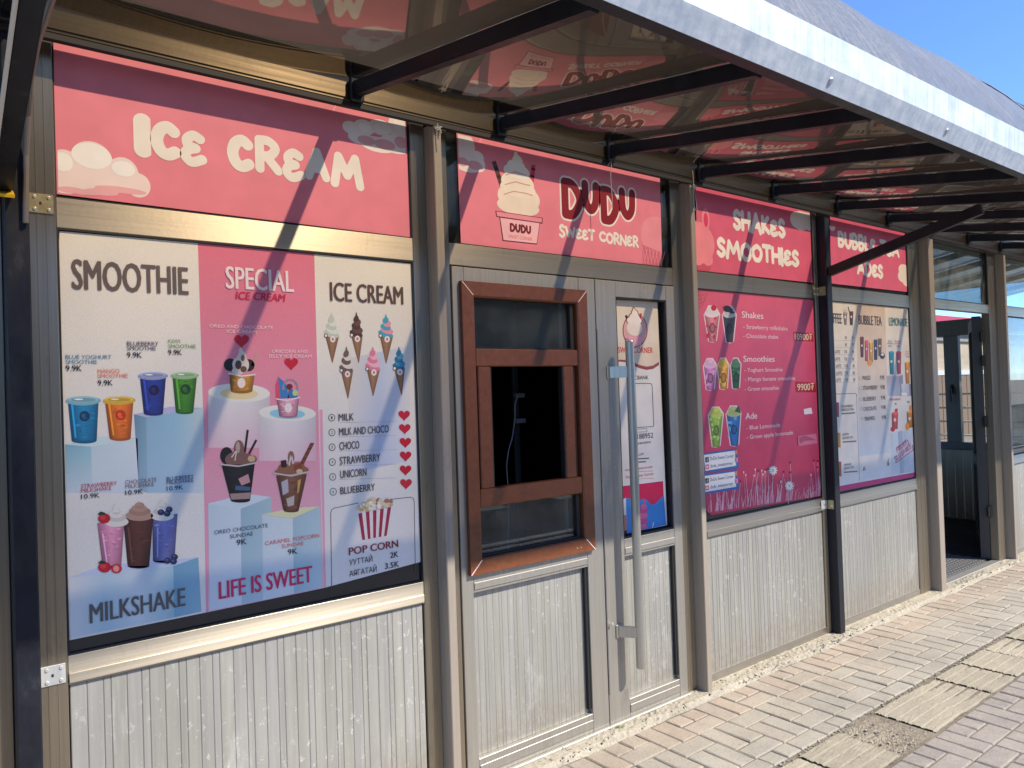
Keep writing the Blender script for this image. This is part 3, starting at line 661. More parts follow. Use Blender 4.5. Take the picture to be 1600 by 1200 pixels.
# open door leaf folded back inside bay five
hx, hy = 6.925, 0.062; dv = Vector((0.917, 0.40, 0)); dn = Vector((-0.40, 0.917, 0))
def leafpt(u, v, z): q = Vector((hx, hy, z))+dv*u+dn*v; return (q.x, q.y, q.z)
def leafbox(u0, u1, v0, v1, z0, z1, mb):
    vs = [leafpt(u, v, z) for u in (u0, u1) for v in (v0, v1) for z in (z0, z1)]
    mb.raw(vs, [(0, 1, 3, 2), (4, 6, 7, 5), (0, 4, 5, 1), (2, 3, 7, 6), (0, 2, 6, 4), (1, 5, 7, 3)])
leafm = MB()
for (u0, u1, z0, z1) in ((0.0, 0.09, 0.03, 2.03), (0.80, 0.90, 0.03, 2.03), (0.09, 0.80, 1.93, 2.03), (0.09, 0.80, 0.74, 0.83), (0.09, 0.80, 0.03, 0.12)): leafbox(u0, u1, 0, 0.05, z0, z1, leafm)
leafbox(0.0, 0.012, 0.0505, 0.068, 0.03, 2.03, leafm)
od = leafm.build('open_door', LEAFM, kiosk)
pm = MB(); leafbox(0.09, 0.80, 0.015, 0.035, 0.12, 0.74, pm); pm.build('door_panel', PANEL, od)
pm = MB(); leafbox(0.09, 0.80, 0.022, 0.028, 0.83, 1.93, pm); pm.build('door_glass', GLASS, od)
for z in (1.86, 1.66, 1.16, 0.42): 
    hm = MB(); hm.tube([(hx-0.014, hy-0.012, z-0.045), (hx-0.014, hy-0.012, z+0.045)], 0.014, 10); hm.box(hx-0.05, hx-0.028, hy-0.016, hy-0.004, z-0.04, z+0.04); hm.build('hinge', BLACK, od)

# ---------------------------------------------------------------- double door of bay two
def door_leaf(name, x0, x1, sx0, sx1, zm0, zm1):
    z0, z1 = 0.022, 2.024
    f = B(x0, sx0, -0.004, 0.05, z0, z1, BV); f.box(sx1, x1, -0.004, 0.05, z0, z1, BV)
    f.box(sx0+.0004, sx1-.0004, -0.003, 0.049, 1.952, z1, BV); f.box(sx0+.0004, sx1-.0004, -0.003, 0.049, zm0, zm1, BV); f.box(sx0+.0004, sx1-.0004, -0.003, 0.049, z0, 0.100, BV)
    f.box(sx0+.003, sx1-.003, -0.007, -0.0032, zm0+0.012, zm0+0.040, 0.0015); f.box(sx0+.003, sx1-.003, -0.007, -0.0032, 0.040, 0.075, 0.0015)
    return f.build(name, A_D, kiosk)
dl = door_leaf('door_leaf', 1.646, 2.4165, 1.701, 2.318, 0.745, 0.833)
dr = door_leaf('door_leaf', 2.4215, 2.966, 2.552, 2.906, 0.752, 0.832)
m = B(2.4168, 2.4212, 0.012, 0.045, 0.022, 2.024); m.box(1.6405, 1.6457, 0.01, 0.05, 0.022, 2.03); m.box(2.9663, 2.9695, 0.01, 0.05, 0.022, 2.03); m.box(1.6457, 2.9663, 0.012, 0.05, 2.0245, 2.0302); m.build('door_rebate', BLACK, kiosk)
m = B(2.4195, 2.433, -0.010, -0.0042, 0.16, 1.80, 0.002); m.build('cover_strip', A_D, dr)
rib_panel(1.702, 2.317, 0.101, 0.744, 0.020, 0.030, 'lower_panel', dl, deep=0.0007, gap=0.7, tone=(0.405, 0.40, 0.372)); rib_panel(2.553, 2.905, 0.101, 0.751, 0.020, 0.030, 'lower_panel', dr, deep=0.0007, gap=0.7, tone=(0.405, 0.40, 0.372))
m = B(2.302, 2.3175, 0.004, 0.0195, 0.12, 0.742); m.build('panel_gasket', BLACK, dl)
m = B(2.892, 2.9055, 0.004, 0.0195, 0.12, 0.750); m.build('panel_gasket', BLACK, dr)
B(1.643, 2.968, -0.022, 0.052, 0.004, 0.0215, 0.003).build('threshold', A_D, kiosk)
m = B(2.552, 2.906, 0.030, 0.036, 0.833, 1.9515); m.build('door_glass', BACKP, dr)
m = MB(); t = 0.007
m.box(2.552, 2.552+t, 0.0, 0.029, 0.833, 1.9515); m.box(2.906-t*1.2, 2.906, 0.004, 0.029, 0.833, 1.9515); m.box(2.559, 2.8975, 0.0, 0.029, 1.9445, 1.9515); m.box(2.559, 2.8975, 0.0, 0.029, 0.833, 0.841)
m.build('glass_gasket', BLACK, dr)
# pull handle: long bar on two stand-off brackets
bx_, by_ = 2.552, -0.080
hb = MB(); pts = [(bx_, by_, z) for z in (0.262, 0.266, 1.738, 1.742)]
hb.tube(pts, [0.0185, 0.0205, 0.0205, 0.0185], 18); hd = hb.build('pull_handle', STEELBAR, dr, smooth=False)
for z in (1.602, 0.425):
    bk = MB(); n = 8; prof = []
    bk.beam((2.494, -0.0045, z), (bx_-0.010, by_+0.004, z), 0.020, 0.052, 0.003)
    bk.box(2.475, 2.516, -0.0105, -0.0045, z-0.030, z+0.030, 0.002); bk.build('handle_bracket', STEELBAR, hd)
m = MB(); m.tube([(2.432, -0.004, 0.472), (2.436, -0.024, 0.474)], [0.003, 0.003], 8); m.tube([(2.436, -0.024, 0.474), (2.4364, -0.027, 0.4744)], 0.0065, 10); m.build('bolt', SCREW, dr)
# brown serving window set into the left leaf
yo, yi = -0.022, 0.045; X0, X1, Za, Zb = 1.678, 2.351, 0.818, 1.967; wl = 0.060
def mitred(x0, x1, z0, z1, w, y0, y1, mb):
    o4 = [(x0, z0), (x1, z0), (x1, z1), (x0, z1)]; i4 = [(x0+w, z0+w), (x1-w, z0+w), (x1-w, z1-w), (x0+w, z1-w)]; ch = 0.006
    q4 = [(x0+w-ch, z0+w-ch), (x1-w+ch, z0+w-ch), (x1-w+ch, z1-w+ch), (x0+w-ch, z1-w+ch)]
    for k in range(4):
        a, b = k, (k+1) % 4
        vs = [(o4[a][0], y0, o4[a][1]), (o4[b][0], y0, o4[b][1]), (q4[b][0], y0, q4[b][1]), (q4[a][0], y0, q4[a][1]), (i4[a][0], y0+0.006, i4[a][1]), (i4[b][0], y0+0.006, i4[b][1]), (i4[a][0], y1, i4[a][1]), (i4[b][0], y1, i4[b][1]), (o4[a][0], y1, o4[a][1]), (o4[b][0], y1, o4[b][1])]
        mb.raw(vs, [(0, 1, 2, 3), (3, 2, 5, 4), (4, 5, 7, 6), (1, 0, 8, 9), (8, 6, 7, 9)])
m = MB(); mitred(X0, X1, Za, Zb, wl, yo, yi, m); sw = m.build('serving_window', WOOD, dl)
m = MB()
for (cx, cz, sx, sz) in ((X0, Za, 1, 1), (X1, Za, -1, 1), (X1, Zb, -1, -1), (X0, Zb, 1, -1)):
    m.beam((cx+sx*0.002, yo-0.0006, cz+sz*0.002), (cx+sx*0.054, yo-0.0006, cz+sz*0.054), 0.0030, 0.0014, up=(0, 1, 0))
m.build('mitre_joint', PINKSEAL, sw)
xi0, xi1, zi0, zi1 = X0+wl, X1-wl, Za+wl, Zb-wl
m = B(xi0+.0005, xi1-.0005, -0.016, 0.03, 1.632, 1.702, 0.004); m.build('transom_bar', WOOD, sw)
m = B(xi0+.0005, xi1-.0005, -0.016, 0.03, 1.074, 1.146, 0.004); m.build('transom_bar', WOOD, sw)
B(1.749, 1.812, -0.014, 0.024, 1.1465, 1.6315, 0.004).build('sash_stile', WOOD, sw); B(2.204, 2.262, -0.014, 0.024, 1.1465, 1.6315, 0.004).build('sash_stile', WOOD, sw)
for (u, v, q) in ((1.8125, 1.818, -0.008), (2.198, 2.2035, -0.008), (xi0+.001, 1.7485, 0.0)): B(u, v, q, 0.018, 1.147, 1.631).build('sash_seal', BLACK, sw)
B(1.733, 2.282, 0.010, 0.016, 1.7025, 1.9045).build('window_pane', GLASS, sw)
B(1.733, 2.282, 0.010, 0.016, 0.8805, 1.0735).build('window_pane', GLASS, sw)
m = B(1.733, 2.2815, -0.004, 0.03, 1.7022, 1.708); m.box(2.262, 2.2815, -0.002, 0.009, 1.7081, 1.9045); m.build('glazing_bead', BLACK, sw)
m = B(1.733, 2.2815, -0.004, 0.03, 0.8802, 0.886); m.box(2.262, 2.2815, -0.002, 0.009, 0.8861, 1.0735); m.build('glazing_bead', BLACK, sw)
m = B(2.2665, 2.2825, 0.0, 0.02, 1.147, 1.631); m.build('sash_track', mat('dark_brown_track', (0.035, 0.014, 0.008), 0.5), sw)
for sx in (2.24, 2.262): MB().tube([(sx, yo+0.0002, 0.842), (sx, yo-0.0016, 0.842)], 0.0028, 8).build('screw', SCREW, sw)
# shop interior bits visible through the hatch
sk = empty('power_socket', (2.24, 0.34, 1.5), 'small grey sockets on a dark post inside the serving hatch', 'socket')
B(2.205, 2.235, 0.34, 0.36, 0.012, 2.4, 0.003).build('post', mat('grey_post', (0.03, 0.032, 0.036), 0.5), sk)
gs = mat('grey_socket', (0.20, 0.20, 0.21), 0.5)
for z_ in (1.50, 1.38): B(2.20, 2.255, 0.315, 0.3395, z_, z_+0.022, 0.004).build('socket_box', gs, sk)
cb = MB().tube([(2.205, 0.312, 1.51), (2.185, 0.308, 1.47), (2.18, 0.308, 1.40), (2.16, 0.305, 1.32), (2.135, 0.305, 1.26), (2.12, 0.305, 1.19), (2.125, 0.305, 1.10), (2.11, 0.305, 0.6), (2.11, 0.305, 0.014)], 0.0028, 8).build('power_cable', mat('pale_cable', (0.35, 0.35, 0.35), 0.5)); tag(cb, 'thin pale cable hanging down in the dark behind the serving hatch', 'cable')
cur = B(2.300, 2.308, 0.10, 0.118, 0.9, 2.2, 0.002).build('inner_sash_edge', mat('pale_upright', (0.35, 0.36, 0.36), 0.5)); tag(cur, 'pale narrow upright standing inside behind the right edge of the serving hatch', 'upright')  # stands for the pale inner edge of the hatch sash
B(2.29, 2.32, 0.09, 0.13, 0.012, 0.8995, 0.004).build('foot', DARKROOM, cur)

# ================================================================== CANOPY
can = empty('canopy', (0, -0.05, 2.6), 'street canopy of black steel tubes and mirror-like bronze sheet along the shop front', 'canopy')
ze, zw = 2.400, 2.596    # rafter centre line height at eave and wall
RXS = [-1.05, -0.42, 0.213, 1.222, 1.857, 2.476, 3.117, 3.762, 4.443, 5.09, 5.73, 6.37, 7.01, 7.65, 8.29, 8.93, 9.57]
for x in RXS:
    r = MB().beam((x, -0.068, zw), (x, -1.249, ze), 0.036, 0.048, 0.003).build('rafter', STEEL, can)
    B(x-0.026, x+0.026, -0.092, -0.0715, 2.548, 2.628, 0.004).build('shoe', STEEL, r)
XA, XB = -1.4, 10.3
B(XA, XB, -1.290, -1.250, 2.378, 2.424, 0.002).build('eave_purlin', STEEL, can)
# bronze sheets between rafters, slightly bulged
edges = [XA]+RXS+[XB]; yA, yB = -0.03, -1.300
def zs(y): return 2.629+(y+0.068)*(zw-ze)/1.181
for a, b in zip(edges[:-1], edges[1:]):
    vs = []; fs = []; n = 16; k = 12; bl = -rng.uniform(0.034, 0.044)
    a0, b0 = a+0.001, b-0.001
    for i in range(n+1):
        for j in range(k+1):
            u, v = i/n, j/k; y = yA+(yB-yA)*v
            vs.append((a0+(b0-a0)*u, y, zs(y)+bl*math.sin(math.pi*u)*(0.12+0.88*math.sin(math.pi*(0.16+0.84*v)))*(1 if v < 0.9 else (1-v)*9.5+0.05)*(0.7 if b-a > 0.9 else 1.0)))
    for i in range(n):
        for j in range(k): fs.append((i*(k+1)+j, (i+1)*(k+1)+j, (i+1)*(k+1)+j+1, i*(k+1)+j+1))
    MB().raw(vs, fs).build('roof_sheet', SHEET, can, smooth=True)
fa = MB(); prof = [(-1.2906, 2.3775), (-1.320, 2.435), (-1.325, 2.530), (-1.27, 2.535), (-1.27, 2.531), (-1.321, 2.526), (-1.316, 2.437), (-1.2906, 2.386)]; nf = 120; npf = len(prof)
fv = []; ff = []
for i in range(nf+1):
    x = XA+(XB-XA)*i/nf; wv_ = 0.0
    fv += [(x, y+wv_*(1 if 0 < k < 6 else 0), z+0.6*wv_) for k, (y, z) in enumerate(prof)]
for i in range(nf):
    for k in range(npf): ff.append((i*npf+k, i*npf+(k+1) % npf, (i+1)*npf+(k+1) % npf, (i+1)*npf+k))
ff += [tuple(range(npf)), tuple(range(nf*npf, (nf+1)*npf))[::-1]]
fa.raw(fv, ff)
fas = fa.build('fascia', GALV, can)
for x in (2.13, 2.92, 3.75, 4.6): MB().tube([(x, -1.305, 2.4065), (x, -1.3085, 2.4045)], [0.012, 0.008], 12).build('screw', ZINC, fas)
def post(x0, x1, zt):
    p = MB(); p.box(x0, x1, -0.056, 0.030, 0.012, zt, 0.004); o = p.build('post', STEEL, can)
    return o
p1 = post(0.1925, 0.2505, 2.54); p2 = post(4.3185, 4.3785, 2.54)
B(4.31, 4.40, -0.075, 0.0015, 0.006, 0.0115, 0.001).build('base_plate', mat('rusty_plate', (0.22, 0.11, 0.07), 0.8), p2)
def clampb(par, xs, xw, z, m):
    b = B(xs, xw, -0.0045, -0.0005, z-0.027, z+0.027, 0.001)
    o = b.build('bracket', m, par); sc = MB()
    for i in (0.28, 0.82):
        for k in (-0.017, 0.017): sc.tube([(xs+(xw-xs)*i, -0.0046, z+k), (xs+(xw-xs)*i, -0.0075, z+k)], [0.0058, 0.0035], 10)
    sc.build('screw', SCREW, o)
    B(xs+(xw-xs)*0.5-0.003, xs+(xw-xs)*0.5+0.003, -0.0048, -0.0044, z-0.004, z+0.004).build('screw_hole', BLACK, o)
clampb(p1, 0.2508, 0.314, 2.092, BRASS); clampb(p1, 0.2508, 0.314, 0.787, ZINC)
clampb(p2, 4.250, 4.3145, 2.076, BRASS); clampb(p2, 4.250, 4.3145, 0.788, ZINC)
for z in (2.076, 0.788): B(4.3155, 4.3183, -0.046, -0.005, z-0.027, z+0.027, 0.001).build('bracket', BRASS, p2)
MB().beam((0.190, -0.058, 2.125), (0.190, -0.93, 2.385), 0.046, 0.058, 0.004).build('brace', STEEL, can)
MB().beam((4.349, -0.058, 2.19), (4.349, -0.90, 2.393), 0.040, 0.055, 0.004).build('brace', STEEL, can)
lc = MB().tube([(0.2405, -0.066, 2.02), (0.245, -0.075, 2.2), (0.249, -0.10, 2.30), (0.250, -0.17, 2.38), (0.252, -0.30, 2.42), (0.255, -0.55, 2.43), (0.257, -0.9, 2.40)], 0.0075, 10).build('power_cable', CABLE); tag(lc, 'grey cable running up the left post and along its black brace', 'cable')
wc = MB().tube([(0.1635, -0.075, 2.09), (0.1635, -0.5, 2.222), (0.1635, -0.93, 2.350)], 0.0048, 8).build('power_cable', WHITEP); tag(wc, 'thin white tube along the left face of the left black brace', 'cable')  # white tube drawn for the pale line along the brace's left edge
tp = MB(); tp.beam((0.190, -0.066, 2.090), (0.190, -0.070, 2.0985), 0.050, 0.064, 0.001).build('yellow_tape', YELLOW); tag(bpy.data.objects['yellow_tape'], 'strip of yellow tape round the foot of the left brace', 'tape')

# strings tied under the head beam
def string(label, pts_list, knots=()):
    m = MB()
    for pts in pts_list: m.tube(pts, 0.0018, 6)
    for (x, y, z, r) in knots:
        for k in range(5):
            m.tube([(x+rng.uniform(-r, r), y+rng.uniform(-r, r)*.5, z+rng.uniform(-r, r)) for _ in range(5)], 0.0022, 5)
    o = m.build('tied_string', STRING); tag(o, label, 'string', 'strings tied along the head beam')
string('frayed clear string knotted on top of the column left of the door', [[(1.56, -0.07, 2.545), (1.553, -0.072, 2.50), (1.556, -0.071, 2.44)], [(1.562, -0.07, 2.54), (1.566, -0.071, 2.49)]], [(1.558, -0.072, 2.52, 0.016)])
string('thin string dangling in front of the shop name sign above the door', [[(2.476, -0.075, 2.60), (2.478, -0.078, 2.54), (2.470, -0.078, 2.48), (2.474, -0.078, 2.40), (2.474, -0.078, 2.33)], [(2.476, -0.076, 2.55), (2.455, -0.078, 2.525)]])
string('knotted string with loose ends on the column right of the door', [[(3.06, -0.072, 2.60), (3.062, -0.075, 2.52)], [(3.062, -0.075, 2.52), (3.056, -0.075, 2.45), (3.066, -0.075, 2.40)], [(3.064, -0.075, 2.52), (3.078, -0.076, 2.42), (3.084, -0.076, 2.34)]], [(3.062, -0.075, 2.515, 0.014)])

# ================================================================== SIGNS AND POSTERS
def sc_(s, ox, oy): return lambda x, y: (ox+x/s, oy+y/s)
def onto(fn, *pts): return [fn(*p) for p in pts]
PINK = (236, 134, 152); PINK2 = (222, 98, 128); CREAM = (244, 236, 228); WHITE = (238, 236, 230)
def sheet(a, pts, col): a.poly(pts, col, 0); return a
def cloud(parent, name, sets, clip=None):
    a = Art()
    for cs, col, lay in sets: a.blobs(cs, col, lay, clip)
    a.build(name, parent)
# ---- sign 1
Z = sc_(2.963, 0, 0); Zb = sc_(2.963, 500, 0)
s1 = empty('shop_sign', (0.9, 0, 2.12), 'wide pink sign reading ICE CREAM in cream bubble letters with white clouds', 'sign', 'pink signs above the windows')
a = Art(); c0 = P(83, 58); sheet(a, [(83.2, 57), (634, 185), (642.5, 371), (87.5, 303)], PINK); a.build('sign_sheet', s1)
clipA = (0.3245, 1.470, 2.128, 2.566)
cloud(s1, 'printed_cloud', [([Z(300, 770)+(26,), Z(425, 735)+(32, 27), Z(570, 800)+(24,), Z(640, 858)+(19,), Z(500, 830)+(40, 20), Z(380, 850)+(40, 17), Z(300, 850)+(26, 16)], (244, 224, 222), 2),
   ([Z(290, 750)+(16, 15), Z(425, 722)+(31, 20), Z(572, 782)+(18, 12)], (250, 247, 244), 4), ([Z(400, 890)+(24, 4), Z(330, 880)+(22, 5), Z(560, 880)+(40, 5), Z(470, 890)+(26, 5)], (238, 178, 184), 3)], (0.3285, 1.0, 2.131, 2.56))
Zc = sc_(2.963, 500, 0)
cloud(s1, 'printed_cloud', [([Zc(140, 590)+(12, 10), Zc(205, 590)+(16, 12), Zc(280, 590)+(18, 12), Zc(370, 590)+(18, 22), Zc(190, 640)+(20, 10), Zc(270, 670)+(28, 12), Zc(350, 670)+(26, 14), Zc(395, 680)+(14, 10)], (242, 230, 226), 2),
   ([Zc(215, 650)+(14, 7), Zc(300, 670)+(16, 8), Zc(375, 660)+(10, 9)], (232, 172, 176), 3), ([Zc(210, 590)+(11, 7), Zc(290, 595)+(13, 8), Zc(375, 580)+(12, 13)], (246, 240, 236), 4)], (0.33, 1.4655, 2.13, 2.56))
a = Art()
for ch, (x0, x1, y0, y1), zz in (('I', (617, 694, 525, 729), Z), ('C', (695, 838, 560, 742), Z), ('E', (833, 957, 605, 774), Z), ('C', (1050, 1176, 623, 796), Z), ('R', (1172, 1306, 633, 806), Z), ('E', (1305, 1412, 688, 844), Z), ('A', (1408, 1526, 684, 838), Z), ('M', (46, 202, 710, 876), Zb)):
    pa, pb = zz(x0, y0), zz(x1, y1); xm = ((pa[0]+pb[0])/2, (pa[1]+pb[1])/2)
    xa = P(pa[0], xm[1])[0]; xb = P(pb[0], xm[1])[0]; za = P(xm[0], pb[1])[1]; zb_ = P(xm[0], pa[1])[1]
    a.bubble(ch, xa, xb, za, zb_, {'I': 0.026, 'C': 0.0185, 'M': 0.0165}.get(ch, 0.0155), CREAM, 6)
a.build('lettering', s1)
# ---- sign 2 (shop name; the cartoon heads of the logo are left out)
Z = sc_(3.636, 640, 180)
s2 = empty('shop_sign', (2.3, 0, 2.12), 'pink sign above the door with dark red outlined shop name and an ice cream tub', 'sign', 'pink signs above the windows')
a = Art(); sheet(a, onto(Z, (266, 90), (1422, 353), (1435, 860), (292, 737)), PINK); a.build('sign_sheet', s2)
cl2 = (P(*Z(284, 400))[0], 3.0, 2.13, 2.553)
cloud(s2, 'printed_cloud', [([Z(290, 170)+(22, 24), Z(385, 240)+(10, 10), Z(390, 280)+(11, 12), Z(330, 280)+(22, 12)], (242, 230, 226), 2), ([Z(370, 285)+(11, 7), Z(300, 265)+(9, 7)], (236, 170, 174), 3)], cl2)
tb = Art()
tb.line(onto(Z, (478, 262), (526, 410)), 6.5, (92, 52, 46), 2); tb.line(onto(Z, (488, 292), (494, 312)), 6.5, (40, 22, 22), 3); tb.line(onto(Z, (503, 340), (509, 358)), 6.5, (40, 22, 22), 3)
tb.line(onto(Z, (704, 282), (690, 420)), 6.5, (214, 60, 90), 2); tb.line(onto(Z, (706, 300), (698, 312)), 6.5, (90, 20, 40), 3); tb.line(onto(Z, (700, 340), (694, 354)), 6.5, (90, 20, 40), 3)
tb.blobs([Z(622, 470)+(32, 23), Z(618, 520)+(32, 14)], (245, 228, 212), 3); tb.blobs([Z(614, 385)+(25, 17), Z(616, 420)+(27, 14)], (246, 233, 216), 5)
tb.blobs([Z(608, 320)+(20, 12), Z(605, 290)+(14, 10), Z(612, 262)+(8, 10), Z(604, 232)+(3.4, 7)], (244, 238, 228), 6)
tb.line(onto(Z, (540, 395), (600, 378), (650, 392), (684, 400)), 1.4, (220, 150, 140), 8); tb.line(onto(Z, (535, 450), (590, 432), (660, 444), (700, 458)), 1.4, (220, 150, 140), 8); tb.line(onto(Z, (545, 340), (600, 322), (660, 342)), 1.4, (220, 150, 140), 8)
tb.poly(onto(Z, (487, 542), (757, 583), (754, 616), (740, 616), (724, 735), (528, 714), (510, 580), (492, 576)), (120, 30, 50), 4)
tb.poly(onto(Z, (492, 547), (752, 586), (749, 610), (496, 573)), (240, 150, 168), 7); tb.poly(onto(Z, (514, 583), (737, 614), (721, 729), (533, 709)), (246, 190, 200), 8)
tb.bubline('DUDU', *Z(567, 662), Z(690, 664)[0], 14, 0.13, (120, 16, 34), 9, h=0.0014); tb.text('SWEET CORNER', *Z(562, 697), Z(696, 697)[0], 5, (226, 96, 60), 0.02, 9)
tb.build('printed_tub', s2)
gh = Art(); gh.blobs([Z(1408, 690)+(25, 31)], (240, 150, 166), 2, (0, P(*Z(1430, 700))[0], 2.13, 2.5))
gh.poly(onto(Z, (1318, 735), (1434, 780), (1434, 858), (1326, 846)), (214, 110, 130), 3)
for k in range(6):
    gh.line(onto(Z, (1320+k*20, 742+k*6), (1340+k*18, 848+k*2)), 0.9, (240, 150, 166), 5); gh.line(onto(Z, (1330+k*20, 844), (1330+k*20+20, 760+k*3)), 0.9, (240, 150, 166), 6)
gh.build('printed_cone', s2)
a = Art()
for ch, (x0, x1, y0, y1) in (('D', (855, 985, 362, 592)), ('U', (978, 1078, 374, 562)), ('D', (1078, 1190, 407, 622)), ('U', (1190, 1282, 416, 596))):
    pa, pb = Z(x0, y0), Z(x1, y1); xm = ((pa[0]+pb[0])/2, (pa[1]+pb[1])/2)
    xa = P(pa[0], xm[1])[0]; xb = P(pb[0], xm[1])[0]; za = P(xm[0], pb[1])[1]; zt_ = P(xm[0], pa[1])[1]
    a.bubble(ch, xa, xb, za, zt_, 0.021, (244, 234, 228), 2, 0.009); a.bubble(ch, xa, xb, za, zt_, 0.021, (140, 16, 34), 5)
a.bubline('SWEET CORNER', *Z(848, 692), Z(1300, 740)[0], 20, 0.115, CREAM, 5, jit=0.07, h=0.0018)
a.build('lettering', s2)
# ---- sign 3
Z = sc_(4.138, 1060, 270)
s3 = empty('shop_sign', (3.7, 0, 2.12), 'pink sign reading SHAKES SMOOTHIES left of the black brace post', 'sign', 'pink signs above the windows')
a = Art(); sheet(a, onto(Z, (112, 88), (886, 247), (896, 714), (122, 631)), PINK2); a.build('sign_sheet', s3)
x1c = P(*Z(884, 400))[0]
cloud(s3, 'printed_cloud', [([Z(765, 305)+(10, 13), Z(820, 290)+(13, 14), Z(850, 330)+(12, 11), Z(790, 330)+(12, 10)], (238, 222, 212), 2), ([Z(820, 240)+(12, 4)], (240, 226, 216), 3)], (3.17, x1c, 2.13, 2.55))
gh = Art(); cp = (3.1665, 3.6, 2.13, 2.5)
gh.blobs([Z(125, 450)+(26, 33), Z(190, 560)+(8, 10), Z(125, 560)+(9, 9)], (240, 140, 152), 2, cp); gh.blobs([Z(176, 300)+(6, 17)], (240, 140, 152), 3, cp); gh.blobs([Z(177, 305)+(3.4, 11)], (222, 60, 100), 5, cp)
gh.poly(onto(Z, (125, 575), (215, 590), (205, 640), (122, 630)), (206, 84, 106), 1)
gh.build('printed_cone', s3)
a = Art(); a.bubline('SHAKES', *Z(352, 368), Z(692, 410)[0], 34, 0.12, CREAM, 5, jit=0.05, h=0.002); a.bubline('SMOOTHIES', *Z(247, 545), Z(780, 610)[0], 32, 0.125, CREAM, 5, jit=0.05, h=0.002); a.build('lettering', s3)
# ---- sign 4
Z = sc_(2.5, 1280, 300)
s4 = empty('shop_sign', (5.0, 0, 2.12), 'pink sign reading BUBBLE TEA ADES partly behind the black diagonal brace', 'sign', 'pink signs above the windows')
a = Art(); sheet(a, onto(Z, (42, 90), (343, 160), (349, 391), (46, 357)), PINK2); a.build('sign_sheet', s4)
cloud(s4, 'printed_cloud', [([Z(330, 305)+(8, 9), Z(325, 330)+(7, 9), Z(345, 350)+(8, 8)], (240, 222, 210), 2)], (4.4, P(*Z(345, 330))[0], 2.13, 2.5))
cloud(s4, 'printed_cloud', [([Z(50, 130)+(5, 9)], (238, 222, 212), 2)], (4.4, 5.5, 2.13, 2.5))
a = Art(); a.bubline('BUBBLE TEA', *Z(72, 216), Z(312, 258)[0], 27, 0.125, CREAM, 5, jit=0.05, h=0.002); a.bubline('ADES', *Z(148, 325), Z(250, 335)[0], 24, 0.13, CREAM, 5, jit=0.05, h=0.002); a.build('lettering', s4)

# ---- poster 1: the big menu
p1r = empty('menu_poster', (0.9, 0, 0.83), 'large menu poster with smoothies and milkshakes beside a pink special ice cream column', 'poster', 'menu posters in the windows')
a = Art()
a.quad((93, 361), (309, 380), (327, 956), (106, 1001), [(234, 228, 214), (236, 230, 218)], 0, [(234, 230, 220), (234, 230, 222)], 6)
a.quad((309, 380), (491, 397), (505, 919), (327, 956), [(226, 116, 140), (228, 118, 142)], 0, [(236, 188, 200), (238, 190, 202)], 6)
a.quad((491, 397), (643, 412), (657, 878), (505, 919), [(236, 229, 214), (232, 224, 208)], 0, [(234, 230, 224), (234, 231, 226)], 6)
a.poly([(643, 412), (645.6, 424), (658, 862), (656.8, 879)], (226, 218, 206), 0); a.poly([(93, 361), (106, 1001), (103.6, 984), (91.5, 392)], (224, 216, 202), 0)
a.quad((545, 560), (640, 540), (640, 720), (545, 740), [(226, 218, 206), (196, 204, 220), (224, 220, 214)], 1, [(226, 224, 226), (190, 200, 220), (224, 224, 228)], 2)
a.poly([(318, 700), (322, 699), (326, 956), (322, 957)], (240, 160, 184), 3); a.poly([(499, 640), (504, 640), (509, 918), (506, 918)], (240, 170, 190), 3)
a.build('poster_sheet', p1r, WEAVE)
Z4 = sc_(3, 80, 360); Z5 = sc_(3.158, 300, 380); Z6 = sc_(3.75, 80, 700); Z7 = sc_(3.872, 310, 650)
# plinths
a = Art()
a.poly(onto(Z4, (65, 1003), (215, 965), (405, 972), (190, 1015)), (206, 226, 226), 2); a.quad(Z4(65, 1003), Z4(187, 1014), Z4(190, 1240), Z4(68, 1230), [(140, 184, 196), (160, 200, 210)], 2, [(208, 220, 222)], 4) if False else None
a.quad(Z4(65, 1003), Z4(187, 1014), Z4(192, 1230), Z4(70, 1230), [(128, 178, 194), (150, 196, 208)], 3, [(206, 218, 222), (210, 220, 224)], 4)
a.quad(Z4(187, 1014), Z4(405, 974), Z4(410, 1230), Z4(192, 1230), [(192, 214, 218), (214, 226, 228)], 3, [(214, 222, 226), (216, 224, 228)], 4)
a.build('printed_plinth', p1r, WEAVE)
a = Art()
a.poly(onto(Z4, (388, 862), (560, 826), (712, 832), (445, 876)), (190, 186, 220), 2)
a.quad(Z4(388, 862), Z4(445, 876), Z4(452, 1230), Z4(412, 1220), [(104, 142, 168), (128, 164, 184)], 3, [(150, 178, 196), (160, 190, 204)], 4)
a.quad(Z4(445, 876), Z4(712, 832), Z4(718, 1230), Z4(452, 1230), [(140, 180, 204), (150, 196, 214), (196, 214, 214)], 3, [(170, 200, 216), (180, 206, 220), (216, 222, 222)], 4)
a.build('printed_plinth', p1r, WEAVE)
a = Art()
a.poly(onto(Z6, (100, 760), (300, 690), (862, 640), (715, 690)), (206, 214, 236), 2)
a.quad(Z6(100, 762), Z6(715, 692), Z6(722, 992), Z6(108, 1112), [(230, 230, 228), (192, 214, 222), (214, 224, 228), (172, 204, 216)], 3, [(228, 228, 226), (178, 208, 220), (212, 224, 228), (158, 196, 210)], 4)
a.quad(Z6(715, 692), Z6(862, 640), Z6(880, 958), Z6(722, 992), [(120, 170, 196), (128, 176, 200)], 3, [(130, 176, 198), (150, 190, 208)], 3)
a.build('printed_plinth', p1r, WEAVE)
